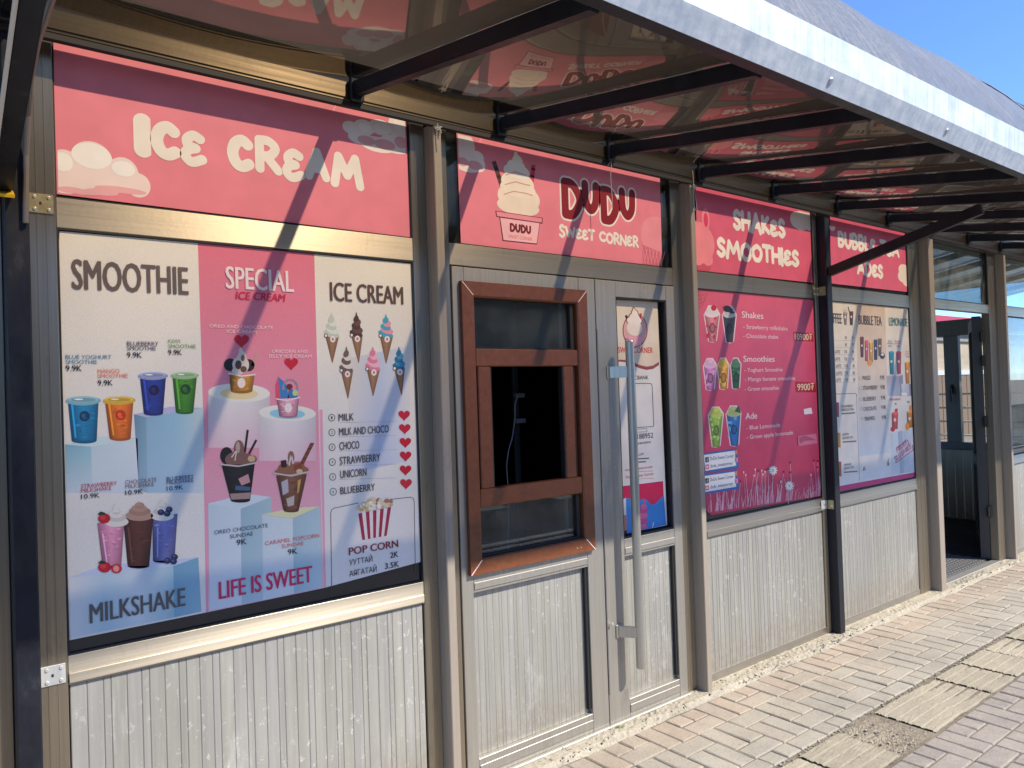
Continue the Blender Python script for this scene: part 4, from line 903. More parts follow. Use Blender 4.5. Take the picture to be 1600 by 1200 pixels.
for cx, cy, rx, ry, bot, l0, glow in ((232, 738, 152, 46, 1010, 2, (236, 216, 160)), (470, 838, 141, 40, 1075, 4, (150, 206, 226))):
    a = Art(); top = Z5(cx, cy)
    a.quad(Z5(cx-rx, cy), Z5(cx+rx, cy), Z5(cx+rx, bot), Z5(cx-rx, bot), [(206, 210, 206), (232, 232, 226), (226, 226, 222), (196, 200, 200)], l0, [(232, 190, 200), (236, 206, 210), (234, 200, 206), (230, 180, 194)], 5)
    a.ell(*top, rx/3.158, ry/3.158, (238, 234, 222), l0+1, 40, 0.03); a.ell(*Z5(cx, cy+4), rx*0.62/3.158, ry*0.62/3.158, glow, l0+2, 30, 0.03)
    a.build('printed_plinth', p1r, WEAVE)
a = Art()
a.poly(onto(Z7, (58, 530), (290, 470), (440, 490), (255, 562)), (214, 226, 232), 2); a.quad(Z7(58, 530), Z7(255, 562), Z7(262, 1138), Z7(68, 1178), [(200, 216, 222), (214, 226, 230)], 3, [(214, 220, 232), (216, 226, 236)], 3)
a.quad(Z7(255, 562), Z7(440, 490), Z7(450, 1100), Z7(262, 1138), [(160, 190, 200), (176, 202, 208)], 3, [(176, 204, 216), (190, 212, 222)], 3)
a.poly(onto(Z7, (385, 596), (560, 556), (735, 546), (570, 620)), (232, 226, 178), 5); a.quad(Z7(385, 597), Z7(570, 621), Z7(578, 1073), Z7(390, 1114), [(208, 222, 224), (216, 228, 228)], 6, [(212, 222, 232), (216, 226, 234)], 3)
a.quad(Z7(570, 621), Z7(735, 547), Z7(748, 1036), Z7(578, 1073), [(168, 198, 206), (184, 208, 212)], 6, [(164, 198, 212), (196, 214, 224)], 3)
a.build('printed_plinth', p1r, WEAVE)
def mini_logo(a, x, y, r, layer, dark=(60, 40, 50)):
    a.ell(x, y, r, r, dark, layer); a.ell(x-r*0.2, y-r*0.1, r*0.4, r*0.42, shade(dark, 1.7), layer+1); a.poly([(x-r*.45, y+r*.2), (x+r*.45, y+r*.2), (x+r*.3, y+r*.6), (x-r*.3, y+r*.6)], shade(dark, 1.5), layer+2)
for nm, TL, TR, BR, BL, col, lid, dk in ((0, (78, 800), (222, 798), (213, 984), (96, 986), (34, 130, 178), (150, 204, 216), (18, 60, 90)), (1, (252, 800), (385, 796), (372, 974), (274, 976), (240, 120, 40), (244, 200, 70), (190, 60, 30)), (2, (415, 684), (538, 682), (524, 858), (434, 858), (44, 62, 150), (170, 180, 224), (24, 26, 70)), (3, (568, 682), (683, 680), (666, 852), (584, 852), (70, 140, 44), (176, 214, 160), (30, 70, 30))):
    a = Art(); cupq(a, Z4(*TL), Z4(*TR), Z4(*BR), Z4(*BL), col, lid, 7); mx, my = (TL[0]+TR[0]+BL[0]+BR[0])/4, (TL[1]+BL[1])/2
    a.poly(onto(Z4, (TL[0]+14, TL[1]+12), (TL[0]+24, TL[1]+12), (BL[0]+22, BL[1]-14), (BL[0]+14, BL[1]-14)), shade(col, 1.35), 10)
    mini_logo(a, *Z4(mx+4, my-22), 8.2, 10, dk); a.build('printed_cup', p1r, WEAVE)
# milkshakes
for TL, TR, BR, BL, col, sw_, swc, top in (((270, 440), (428, 440), (410, 690), (300, 690), (232, 150, 176), (380, 395), (236, 228, 214), 318), ((592, 405), (740, 385), (722, 660), (596, 660), (120, 124, 184), (650, 365), (228, 224, 214), 298), ((420, 405), (598, 400), (574, 690), (448, 692), (96, 56, 46), (515, 395), (190, 148, 128), 312)):
    a = Art(); cupq(a, Z6(*TL), Z6(*TR), Z6(*BR), Z6(*BL), col, None, 7, 0.7)
    a.ell(*Z6((BL[0]+BR[0])/2, BL[1]-2), (BR[0]-BL[0])/2/3.75*1.05, 3.2, (206, 214, 224), 6)
    cx = sw_[0]; by = TL[1]; w_ = (TR[0]-TL[0])/2/3.75*0.92
    a.ell(*Z6(cx, by-8), w_, 8, swc, 9); a.ell(*Z6(cx+3, by-34), w_*0.78, 7, shade(swc, 0.9), 10); a.ell(*Z6(cx, by-52), w_*0.55, 6, swc, 11); a.ell(*Z6(cx+2, by-68), w_*0.34, 5, shade(swc, 0.92), 12)
    a.poly(onto(Z6, (cx-26, by-66), (cx-4, top), (cx+24, by-64)), swc, 13)
    a.poly(onto(Z6, (TL[0]+26, TL[1]+60), (TL[0]+36, TL[1]+60), (BL[0]+30, BL[1]-20), (BL[0]+22, BL[1]-20)), shade(col, 1.3), 10)
    a.build('printed_milkshake', p1r, WEAVE)
a = Art()
for x, y, r in ((310, 412, 36), (312, 698, 38)):
    a = Art(); a.ell(*Z6(x, y), r/3.75, r*0.82/3.75, (196, 28, 44), 15); a.ell(*Z6(x-8, y-6), r*0.5/3.75, r*0.4/3.75, (222, 60, 70), 16); a.poly(onto(Z6, (x-40, y-26), (x-20, y-40), (x+2, y-34), (x+10, y-22), (x-16, y-18)), (40, 60, 34), 17); a.build('printed_strawberry', p1r, WEAVE)
a = Art(); a.ell(*Z6(382, 706), 8.5, 7.4, (206, 44, 56), 15); a.ell(*Z6(380, 706), 4.5, 5, (240, 160, 150), 16)
a.build('printed_strawberry', p1r, WEAVE)
a = Art()
lb = 14
for x, y in ((642, 376), (690, 360), (678, 384), (722, 638), (680, 660), (716, 664)): lb += 1; a = Art(); a.ell(*Z6(x, y), 5.3, 4.7, (40, 52, 88), lb); a.ell(*Z6(x-4, y-5), 2.2, 1.8, (84, 100, 140), lb+0.5); a.build('printed_blueberry', p1r, WEAVE)
# special ice cream pictures
a = Art(); a.ell(*Z5(188, 600), 10, 10, (36, 30, 32), 7); a.ell(*Z5(280, 602), 9, 9.5, (42, 36, 36), 7); a.line(onto(Z5, (296, 606), (322, 545)), 4, (206, 160, 140), 7)
a.blobs([Z5(240, 600)+(13, 14), Z5(246, 560)+(7, 9), Z5(240, 530)+(3, 5), Z5(228, 630)+(10, 6)], (222, 206, 194), 8); a.ell(*Z5(228, 600), 5, 7, (96, 64, 54), 9); a.ell(*Z5(254, 622), 5, 5, (110, 74, 60), 9); a.ell(*Z5(250, 566), 3, 5, (130, 96, 80), 9)
cupq(a, Z5(184, 648), Z5(308, 652), Z5(297, 730), Z5(190, 727), (206, 142, 52), None, 9); a.line(onto(Z5, (178, 642), (245, 656), (312, 648)), 2.2, (236, 228, 220), 12); a.ell(*Z5(243, 690), 6.2, 8, (240, 226, 216), 11); a.build('printed_sundae', p1r, WEAVE)
a = Art(); a.poly(onto(Z5, (414, 770), (412, 700), (426, 656), (446, 690), (462, 768)), (222, 84, 112), 7); a.poly(onto(Z5, (436, 768), (424, 660), (462, 690), (480, 768)), (60, 130, 190), 8); a.poly(onto(Z5, (470, 768), (480, 716), (512, 730), (522, 766)), (56, 120, 180), 8)
for k in range(10):
    t0, t1 = math.pi*(0.95+k*0.115), math.pi*(0.95+(k+1)*0.115); a.line(onto(Z5, (485+36*math.cos(t0), 716+44*math.sin(t0)), (485+36*math.cos(t1), 716+44*math.sin(t1))), 2.6, (90, 170, 190) if k % 2 else (226, 120, 140), 9)
a.ell(*Z5(480, 708), 5, 4.4, (110, 40, 50), 10); a.ell(*Z5(508, 738), 4.2, 5, (190, 214, 150), 10)
cupq(a, Z5(418, 768), Z5(528, 763), Z5(519, 850), Z5(430, 854), (240, 166, 186), None, 10); a.line(onto(Z5, (412, 768), (470, 776), (533, 760)), 2.0, (244, 226, 226), 13); a.ell(*Z5(474, 812), 5.8, 7.6, (244, 232, 226), 12); a.build('printed_sundae', p1r, WEAVE)
a = Art(); a.ell(*Z7(170, 240), 10, 13.5, (32, 28, 30), 8); a.line(onto(Z7, (280, 220), (298, 84)), 3.4, (38, 32, 32), 8); a.line(onto(Z7, (300, 240), (350, 145)), 3.4, (40, 34, 34), 8)
a.blobs([Z7(235, 260)+(19, 12), Z7(245, 200)+(8, 14), Z7(290, 262)+(11, 9), Z7(200, 270)+(9, 7), Z7(330, 262)+(6, 6)], (132, 96, 84), 9); a.ell(*Z7(238, 190), 3.5, 9, (190, 160, 150), 10); a.ell(*Z7(320, 258), 6, 5, (206, 176, 130), 10); a.line(onto(Z7, (200, 250), (230, 206), (220, 270)), 1.6, (226, 214, 206), 11)
cupq(a, Z7(140, 296), Z7(340, 290), Z7(312, 508), Z7(196, 512), (40, 36, 38), None, 10); a.line(onto(Z7, (130, 292), (240, 304), (352, 282)), 2.4, (200, 190, 184), 14); a.poly(onto(Z7, (240, 380), (300, 350), (312, 400), (260, 420)), (200, 150, 150), 13); a.poly(onto(Z7, (190, 470), (316, 462), (310, 500), (198, 506)), (170, 140, 134), 13); a.poly(onto(Z7, (225, 420), (314, 430), (310, 452), (220, 448)), (70, 100, 130), 13); a.build('printed_sundae', p1r, WEAVE)
a = Art(); a.line(onto(Z7, (620, 300), (688, 165)), 6.0, (132, 70, 50), 8)
for k in range(5): a.line(onto(Z7, (616+k*16, 290-k*30), (634+k*16, 284-k*30)), 1.6, (84, 40, 30), 9)
a.blobs([Z7(560, 320)+(20, 8), Z7(515, 320)+(9, 9), Z7(600, 310)+(11, 8), Z7(560, 250)+(5, 10), Z7(635, 330)+(8, 6), Z7(490, 340)+(8, 5)], (150, 100, 70), 9); a.poly(onto(Z7, (498, 270), (530, 265), (534, 310), (500, 312)), (50, 34, 30), 10); a.poly(onto(Z7, (575, 300), (620, 285), (630, 325), (580, 330)), (140, 70, 50), 10); a.line(onto(Z7, (548, 300), (560, 230), (572, 290)), 2.4, (220, 210, 200), 11); a.ell(*Z7(610, 335), 5, 4, (220, 190, 140), 11)
cupq(a, Z7(470, 362), Z7(655, 352), Z7(606, 570), Z7(515, 574), (128, 84, 62), None, 10); a.line(onto(Z7, (450, 345), (560, 362), (672, 336)), 2.4, (206, 196, 190), 14); a.poly(onto(Z7, (500, 400), (540, 380), (545, 460), (510, 480)), (184, 180, 186), 13); a.poly(onto(Z7, (530, 500), (580, 480), (576, 540), (540, 548)), (196, 180, 170), 13); a.poly(onto(Z7, (600, 390), (620, 380), (606, 460), (596, 470)), (210, 160, 90), 13); a.build('printed_sundae', p1r, WEAVE)
# cones
for apx, apy, base, w_, tx, ty, cols, lg in ((690, 342, 458, 78, 692, 590, [(200, 206, 190), (226, 228, 214)], 1), (812, 338, 456, 66, 822, 590, [(84, 52, 44), (112, 74, 62)], 1), (958, 348, 458, 76, 957, 594, [(72, 168, 190), (236, 150, 172)], 1), (763, 508, 630, 70, 769, 766, [(116, 92, 84), (226, 218, 206)], 1), (893, 508, 622, 76, 893, 754, [(226, 130, 154), (244, 184, 196)], 1), (1022, 508, 620, 62, 1034, 750, [(40, 110, 150), (58, 148, 184)], 1)):
    a = Art(); h_ = base-apy
    a.quad(Z5(apx-w_*0.42, base-2), Z5(apx+w_*0.46, base-2), Z5(tx+2, ty), Z5(tx-2, ty), [(120, 84, 58), (176, 132, 92), (140, 100, 68)], 3, [(120, 84, 58), (150, 110, 80), (120, 84, 58)], 2)
    for k, f in enumerate((0.0, 0.17, 0.34, 0.51, 0.66)):
        ww = w_*0.5*(1.0-f*0.95)/3.158; a.ell(*Z5(apx+(4 if k % 2 else -3), base-10-h_*f*0.92), ww, h_*0.15/3.158, cols[k % 2], 4+k, 18, 0.32)
    a.poly(onto(Z5, (apx-w_*0.17, base-h_*0.68), (apx-2, apy), (apx+w_*0.15, base-h_*0.64)), cols[0], 9)
    a.ell(*Z5(apx+w_*0.05, base+16), 4.2, 5.0, (240, 234, 226), 10); a.ell(*Z5(apx+w_*0.05, base+16), 1.8, 2.4, (210, 120, 120), 11); a.ell(*Z5(apx-w_*0.38, base-2), 2.9, 3.4, (40, 36, 36), 10); a.ell(*Z5(apx-w_*0.38, base-2), 1.9, 2.3, (236, 232, 226), 11)
    a.build('printed_cone', p1r, WEAVE)
# hearts, popcorn
a = Art()
for x, y, r in ((244, 480, 37), (489, 593, 34), (1046, 848, 29), (1049, 914, 29), (1052, 982, 29), (1053, 1049, 29), (1053, 1118, 29)): a = Art(); a.heart(*Z5(x, y), r/3.158, (200, 24, 50), 8); a.build('printed_heart', p1r, WEAVE)
a = Art(); a.heart(*Z7(1255, 408), 9.3, (206, 40, 56), 8); a.build('printed_heart', p1r, WEAVE)
a = Art()
for k in range(9):
    u0, u1 = k/9, (k+1)/9; t = lambda u: Z7(967+198*u, 590-40*u); b_ = lambda u: Z7(992+146*u, 750-26*u)
    a.poly([t(u0), t(u1), b_(u1), b_(u0)], (166, 40, 70) if k % 2 == 0 else (238, 226, 220), 8)
rp = random.Random(5)
for k in range(60):
    u = rp.random(); x = 962+u*205; y = 575-u*35-rp.random()*70*(1-abs(u-0.5)*1.3); r = rp.uniform(2.2, 4.6); c = rp.choice([(238, 228, 200), (244, 238, 220), (226, 210, 170), (206, 180, 130), (180, 120, 90)]); a.ell(*Z7(x, y), r, r*0.9, c, 9+k*0.3, 9)
a.build('printed_popcorn', p1r, WEAVE)
a = Art(); INK = (78, 66, 62)
a.line(onto(Z7, (806, 1044), (800, 590), (806, 568), (822, 557), (968, 526)), 0.9, INK, 5); a.line(onto(Z7, (1160, 504), (1285, 491), (1299, 498), (1305, 520), (1312, 940)), 0.9, INK, 5)
for k, (x, y) in enumerate(((689, 861), (690, 934), (691, 1007), (692, 1080), (694, 1153))):
    cx, cy = Z5(x, y); a.ell(cx, cy, 5.3, 5.8, (40, 36, 36), 5); a.ell(cx, cy, 4.3, 4.8, (226, 220, 208), 6); a.text(str(k+1), cx-1.1, cy+2.2, cx+1.2, 4.4, (40, 36, 36), 0.02)
cx, cy = Z7(815, 458); a.ell(cx, cy, 5.5, 6, (40, 36, 36), 5); a.ell(cx, cy, 4.5, 5, (224, 222, 220), 6); a.text('6', cx-1.3, cy+2.3, cx+1.4, 4.6, (40, 36, 36), 0.02)
for y0 in (880, 950, 1020, 1092, 1160): a.line(onto(Z5, (725, y0+6), (1010, y0+6-8)), 0.35, (170, 160, 150), 5)
for st, zz, x0, b, x1, h, col, bo in (
 ('SMOOTHIE', Z4, 100, 274, 640, 46, (104, 88, 82), .022), ('BLUE YOGHURT', Z4, 67, 602, 282, 6.2, (60, 130, 170), .02), ('SMOOTHIE', Z4, 68, 626, 215, 6.2, (60, 130, 170), .02), ('9.9K', Z4, 68, 660, 143, 9, (30, 32, 50), .03),
 ('MANGO', Z4, 218, 669, 320, 6.4, (232, 120, 90), .02), ('SMOOTHIE', Z4, 218, 692, 359, 6.4, (232, 120, 90), .02), ('9.9K', Z4, 218, 728, 288, 8.6, (30, 32, 50), .03),
 ('BLUEBERRY', Z4, 355, 540, 502, 6.6, (54, 54, 90), .02), ('SMOOTHIE', Z4, 355, 562, 490, 6.6, (54, 54, 90), .02), ('9.9K', Z4, 355, 597, 424, 8.6, (30, 32, 50), .03),
 ('KIWI', Z4, 548, 528, 603, 6, (110, 156, 90), .02), ('SMOOTHIE', Z4, 548, 552, 677, 6, (110, 156, 90), .02), ('9.9K', Z4, 548, 584, 612, 8.2, (30, 32, 50), .03),
 ('STRAWBERRY', Z6, 175, 236, 385, 6.4, (196, 60, 84), .02), ('MILKSHAKE', Z6, 175, 262, 352, 6.4, (196, 60, 84), .02), ('10.9K', Z6, 175, 299, 283, 7.2, (40, 44, 60), .03),
 ('CHOCOLATE', Z6, 434, 212, 617, 6.2, (128, 108, 112), .02), ('MILKSHAKE', Z6, 434, 238, 602, 6.2, (128, 108, 112), .02), ('10.9K', Z6, 434, 276, 538, 7.2, (40, 44, 60), .03),
 ('BLUEBERRY', Z6, 676, 192, 835, 6, (58, 60, 110), .025), ('MILKSHAKE', Z6, 676, 214, 833, 6, (58, 60, 110), .025), ('10.9K', Z6, 676, 251, 773, 7, (40, 44, 60), .03),
 ('MILKSHAKE', Z6, 228, 1028, 787, 30, (96, 94, 92), .022),
 ('SPECIAL', Z5, 168, 222, 500, 34, (244, 226, 226), .022), ('OREO AND CHOCOLATE', Z5, 85, 416, 398, 5, (246, 226, 228), .02), ('ICE CREAM', Z5, 170, 442, 317, 5, (246, 226, 228), .02), ('UNICORN AND', Z5, 395, 541, 570, 5, (246, 226, 228), .02), ('JELLY ICE CREAM', Z5, 376, 565, 590, 5, (246, 226, 228), .02),
 ('ICE CREAM', Z5, 683, 284, 1040, 29, (92, 66, 56), .022), ('MILK', Z5, 723, 877, 797, 11, INK, .01), ('MILK AND CHOCO', Z5, 725, 949, 970, 11.5, INK, .01), ('CHOCO', Z5, 727, 1020, 825, 12, INK, .01), ('STRAWBERRY', Z5, 729, 1093, 928, 12, INK, .01), ('UNICORN', Z5, 731, 1160, 860, 12, INK, .01), ('BLUEBERRY', Z7, 858, 474, 1068, 11, INK, .01),
 ('OREO CHOCOLATE', Z7, 95, 716, 420, 6, (84, 88, 100), .012), ('SUNDAE', Z7, 190, 741, 330, 6, (84, 88, 100), .012), ('9K', Z7, 230, 782, 291, 8.6, (40, 44, 60), .03), ('CARAMEL POPCORN', Z7, 402, 782, 730, 6, (226, 110, 100), .014), ('SUNDAE', Z7, 503, 800, 635, 6, (226, 110, 100), .014), ('9K', Z7, 540, 840, 598, 8.6, (40, 44, 60), .03),
 ('LIFE IS SWEET', Z7, 126, 1108, 690, 27, (206, 46, 96), .026), ('POP CORN', Z7, 910, 842, 1208, 11.5, (140, 26, 56), .03), ('УУТТАЙ', Z7, 912, 905, 1052, 8.6, (70, 60, 76), .012), ('АЯГАТАЙ', Z7, 912, 972, 1078, 8.6, (70, 60, 76), .012), ('2K', Z7, 1160, 860, 1208, 8.8, (30, 28, 40), .03), ('3.5K', Z7, 1128, 926, 1212, 8.8, (30, 28, 40), .03)):
    x, y = zz(x0, b); a.text(st, x, y, zz(x1, b)[0], h, col, bo, 18)
a.text('ICE CREAM', *Z5(215, 276), Z5(455, 276)[0], 12, (206, 30, 76), .03, 18, shear=0.15)
a.build('lettering', p1r, WEAVE)

# ---- poster in the right door leaf
p2r = empty('menu_poster', (2.72, 0, 0.84), 'tall narrow poster in the right door leaf with a blue ice cream picture', 'poster', 'menu posters in the windows')
YD = 0.026; ZA = sc_(5.714, 930, 430); ZBt = sc_(5.714, 930, 640)
a = Art(YD)
a.quad((961, 467.5), (1031, 471.5), (1046.5, 821), (983.5, 834), [(232, 216, 192), (230, 214, 190)], 0, [(236, 232, 230), (232, 230, 232)], 5)
wv = [(187, 775), (240, 752), (300, 755), (360, 775), (420, 800), (480, 815), (540, 805), (592, 770)]
a.quad(ZA(183, 770), ZA(592, 772), ZBt(628, 640), ZBt(232, 690), [(238, 232, 222), (236, 230, 222)], 1)
for i in range(7):
    p, q = wv[i], wv[i+1]; t = 30 if i > 2 else 12+i*5; a.poly(onto(ZA, p, q, (q[0], q[1]+(30 if i+1 > 2 else 12+(i+1)*5)), (p[0], p[1]+t)), (160, 78, 78), 2)
a.poly(onto(ZA, (184, 600), (592, 600), (592, 770), (540, 805), (480, 815), (420, 800), (360, 775), (300, 755), (240, 752), (186, 775)), (231, 213, 188), 2)
a.poly(onto(ZBt, (232, 690), (628, 640), (634, 770), (600, 800), (560, 845), (520, 850), (490, 815), (455, 795), (410, 810), (380, 830), (340, 800), (290, 790), (240, 815)), (214, 30, 84), 3)
a.poly(onto(ZBt, (238, 800), (634, 760), (655, 1030), (310, 1112)), (52, 140, 214), 2)
a.build('poster_sheet', p2r)
a = Art(YD); a.ell(*ZA(378, 490), 19.6, 26.5, (150, 60, 70), 3, 34); a.ell(*ZA(378, 490), 18.2, 25, (226, 176, 168), 4, 34)
a.blobs([ZA(370, 400)+(13, 8), ZA(372, 370)+(9, 7), ZA(374, 340)+(6, 7), ZA(366, 310)+(2.6, 5)], (150, 60, 70), 5); a.blobs([ZA(370, 402)+(11.6, 6.6), ZA(372, 372)+(7.8, 6), ZA(374, 342)+(4.8, 6), ZA(367, 315)+(1.8, 4)], (244, 232, 220), 8)
a.line(onto(ZA, (295, 355), (325, 430)), 3.6, (84, 44, 44), 5); a.line(onto(ZA, (428, 338), (420, 400)), 3.6, (206, 50, 66), 5); a.blobs([ZA(372, 470)+(12, 12)], (244, 226, 210), 7); a.poly(onto(ZA, (310, 535), (450, 540), (430, 620), (325, 615)), (240, 170, 180), 9)
a.build('printed_tub', p2r)
a = Art(YD); a.line(onto(ZBt, (458, 800), (462, 860)), 3.4, (226, 84, 140), 6)
for k, (x, y, r) in enumerate(((440, 1050, 46), (442, 1000, 50), (446, 950, 48), (450, 905, 42), (452, 870, 28))): a.ell(*ZBt(x, y), r/5.714, 4.6, (222, 80, 138) if k % 2 else (236, 110, 160), 7+k, 20, -0.1)
a.poly(onto(ZBt, (243, 820), (295, 790), (300, 950), (248, 960)), (236, 226, 220), 6); a.poly(onto(ZBt, (245, 950), (300, 945), (305, 1080), (256, 1095)), (196, 130, 106), 7); a.line(onto(ZBt, (530, 1060), (545, 1010)), 1.2, (226, 236, 240), 6)
a.build('printed_ice_cream', p2r)
a = Art(YD)
pts = [(352, 965), (515, 965), (527, 975), (530, 990)]; a.line(onto(ZA, *pts), 0.9, (50, 46, 48), 5); a.line([ZA(530, 990), ZBt(545, 140), ZBt(538, 152), ZBt(362, 162)], 0.9, (50, 46, 48), 5)
a.line(onto(ZBt, (362, 176), (482, 170), (484, 198), (364, 204)), 0.6, (70, 66, 68), 5)
a.text('DUDU', *ZA(290, 614), ZA(440, 614)[0], 9, (120, 30, 50), .04); a.text('SWEETCORNER', *ZA(226, 690), ZA(536, 690)[0], 9, (222, 60, 50), .035)
a.text('XACBANK', *ZA(318, 932), ZA(498, 932)[0], 6, (40, 38, 40), .015); a.text('0188952', *ZBt(362, 268), ZBt(540, 258)[0], 8.2, (40, 36, 44), .02); a.text('мунзаяа', *ZBt(372, 314), ZBt(516, 306)[0], 4, (60, 54, 64), .02)
a.text('FOLLOW', *ZBt(376, 416), ZBt(456, 412)[0], 3.6, (70, 60, 66), .02)
for yy, xr in ((440, 502), (470, 474)): a.line(onto(ZBt, (384, yy+2), (xr, yy-4)), 2.0, (120, 110, 112), 5)
a.text('dudu_sweetcorner', *ZBt(290, 552), ZBt(538, 540)[0], 4, (214, 70, 56), .015); a.text('DuDu Sweet Corner', *ZBt(296, 618), ZBt(545, 606)[0], 4.4, (214, 70, 56), .015)
a.line(onto(ZBt, (390, 556), (538, 550)), 0.5, (214, 70, 56), 5); a.line(onto(ZBt, (390, 622), (546, 614)), 0.5, (214, 70, 56), 5)
a.build('lettering', p2r)

# ---- poster in bay three
p3r = empty('menu_poster', (3.7, 0, 0.83), 'saturated pink poster listing shakes smoothies and ade above drawn white grass', 'poster', 'menu posters in the windows')
Z = sc_(3.159, 1080, 440)
a = Art(); a.quad(Z(33, 39), Z(613, 86), Z(647, 1052), Z(74, 1128), [(220, 96, 124), (220, 92, 122)], 0, [(204, 56, 92), (204, 56, 92)], 4)
a.poly(onto(Z, (74, 1128), (647, 1052), (648, 1058), (100, 1152), (84, 1140)), (204, 56, 92), 0); a.build('poster_sheet', p3r)
a = Art(); a.poly(onto(Z, (34, 44), (84, 46), (66, 100), (38, 150)), (196, 84, 100), 2)
for k in range(5): a.line(onto(Z, (36, 60+k*20), (78-k*6, 52+k*18)), 0.7, (226, 120, 136), 4); a.line(onto(Z, (38+k*10, 46), (60+k*2, 96-k*8)), 0.7, (226, 120, 136), 5)
a.build('printed_cone', p3r)
def tumbler(TL, TR, BR, BL, col, top, topc, stripe=None):
    a = Art(); cx = (TL[0]+TR[0])/2; w2 = (TR[0]-TL[0])/2
    g = 5; a.poly(onto(Z, (TL[0]-g, TL[1]), (cx-w2*0.5, top-g), (cx+w2*0.5, top-g), (TR[0]+g, TR[1]), (BR[0]+g, BR[1]), ((BL[0]+BR[0])/2, BR[1]+g+5), (BL[0]-g, BL[1])), (240, 214, 218), 2)
    cupq(a, Z(*TL), Z(*TR), Z(*BR), Z(*BL), col, None, 4, 0.75); a.ell(*Z(cx, TL[1]-4), w2/3.159, 5, topc, 6); a.ell(*Z(cx-2, (TL[1]+top)/2), w2*0.72/3.159, (TL[1]-top)/2/3.159, shade(topc, 0.96), 7); a.ell(*Z(cx+3, top+10), w2*0.36/3.159, 3.4, shade(topc, 1.04), 8)
    rr = random.Random(int(TL[0]))
    if stripe:
        for k in range(9):
            u = rr.random(); v = rr.random(); x = TL[0]+8+u*(TR[0]-TL[0]-16)*(1-0.2*v); y = TL[1]+10+v*(BL[1]-TL[1]-30); a.ell(*Z(x, y), rr.uniform(1.2, 2.8), rr.uniform(1.5, 4), stripe, 8.2+k*0.1, 8)
    mx, my = (TL[0]+TR[0]+BL[0]+BR[0])/4, (TL[1]*0.6+BL[1]*0.4); a.ell(*Z(mx, my+12), 4.6, 8, shade(col, 0.45), 9.3, 12); a.ell(*Z(mx, my+12), 3.2, 6.2, shade(col, 0.8), 10, 12)
    return a
tumbler((66, 165), (138, 160), (122, 292), (88, 295), (226, 130, 140), 122, (234, 220, 222), (206, 30, 60)).ell(*Z(110, 130), 4.4, 4.4, (200, 26, 50), 12).build('printed_cup', p3r)
tumbler((156, 168), (220, 162), (206, 296), (174, 298), (84, 70, 70), 124, (206, 200, 200), None).ell(*Z(182, 140), 7, 3.4, (36, 32, 34), 12).ell(*Z(200, 152), 4, 2, (50, 46, 46), 13).ell(*Z(176, 128), 6, 3, (40, 34, 36), 14).build('printed_cup', p3r)
tumbler((62, 418), (122, 410), (112, 530), (76, 534), (212, 130, 190), 382, (226, 180, 206), (226, 160, 206)).build('printed_cup', p3r)
tumbler((130, 418), (184, 410), (176, 526), (144, 530), (236, 160, 50), 380, (240, 190, 60), (244, 200, 90)).build('printed_cup', p3r)
tumbler((196, 414), (243, 406), (236, 522), (206, 528), (50, 96, 58), 380, (90, 130, 96), (90, 140, 90)).build('printed_cup', p3r)
tumbler((86, 660), (156, 650), (140, 810), (106, 816), (150, 190, 70), 622, (196, 206, 90), (196, 220, 140)).build('printed_cup', p3r)
tumbler((174, 656), (243, 646), (232, 804), (196, 810), (50, 120, 190), 616, (180, 190, 120), (120, 180, 214)).poly(onto(Z, (212, 640), (232, 610), (245, 650)), (40, 100, 60), 12).build('printed_cup', p3r)
a = Art()
a.poly(onto(Z, (503, 247), (600, 255), (603, 296), (506, 291)), (176, 20, 34), 3); a.build('printed_price_tag', p3r); a = Art(); a.poly(onto(Z, (513, 493), (613, 499), (616, 546), (516, 545)), (176, 20, 34), 3); a.build('printed_price_tag', p3r)
a = Art(); rg = random.Random(11)
for k in range(120):
    u = rg.random(); x = 78+u*566; yb = 1140-u*84; hh = rg.uniform(20, 110) if k % 4 else rg.uniform(100, 190); dx = rg.uniform(-16, 22)
    c = (236, 150, 170) if rg.random() < 0.5 else (244, 190, 200)
    mid = (x+dx*0.35, yb-hh*0.55); a.line(onto(Z, (x, yb), mid), 1.0, c, 2+k*0.08); a.line(onto(Z, mid, (x+dx, yb-hh)), 0.6, c, 2.04+k*0.08)
    if k % 4 == 0: a.ell(*Z(x+dx, yb-hh), 1.1, 2.0, (90, 40, 60) if k % 8 else (250, 220, 226), 12+k*0.05, 8)
for cx, cy in ((402, 932), (482, 1008)):
    for k in range(10): t = k*0.628; a.ell(*Z(cx+13*math.cos(t), cy+15*math.sin(t)), 3.0, 1.4, (246, 240, 232), 19+k*0.2, 8, t)
    a.ell(*Z(cx, cy), 1.6, 1.6, (236, 214, 150), 22, 8); a.line(onto(Z, (cx, cy+20), (cx-8, cy+130)), 0.8, (240, 180, 196), 18.5)
a.build('printed_meadow', p3r)
a = Art()
for st, x0, b, x1, h, bo in (('Shakes', 250, 178, 355, 10, .02), ('- Strawberry milkshake', 257, 232, 475, 6.4, 0), ('- Chocolate shake', 257, 277, 428, 6.4, 0), ('Smoothies', 258, 396, 411, 9.4, .02), ('- Yoghurt Smoothie', 262, 446, 451, 6.2, 0), ('- Mango banana smoothie', 264, 492, 512, 6.2, 0), ('- Green smoothie', 264, 540, 432, 6.2, 0), ('Ade', 268, 680, 325, 9.8, .02), ('- Blue Lemonade', 272, 732, 438, 6.4, 0), ('- Green apple lemonade', 274, 778, 503, 6.4, 0)):
    x, y = Z(x0, b); a.text(st, x, y, Z(x1, b)[0], h, (246, 226, 228), bo)
a.text('10900₮', *Z(511, 287), Z(597, 287)[0], 9.6, (244, 222, 190), .02); a.text('9900₮', *Z(524, 538), Z(607, 538)[0], 10.4, (244, 222, 190), .02)
a.build('lettering', p3r)
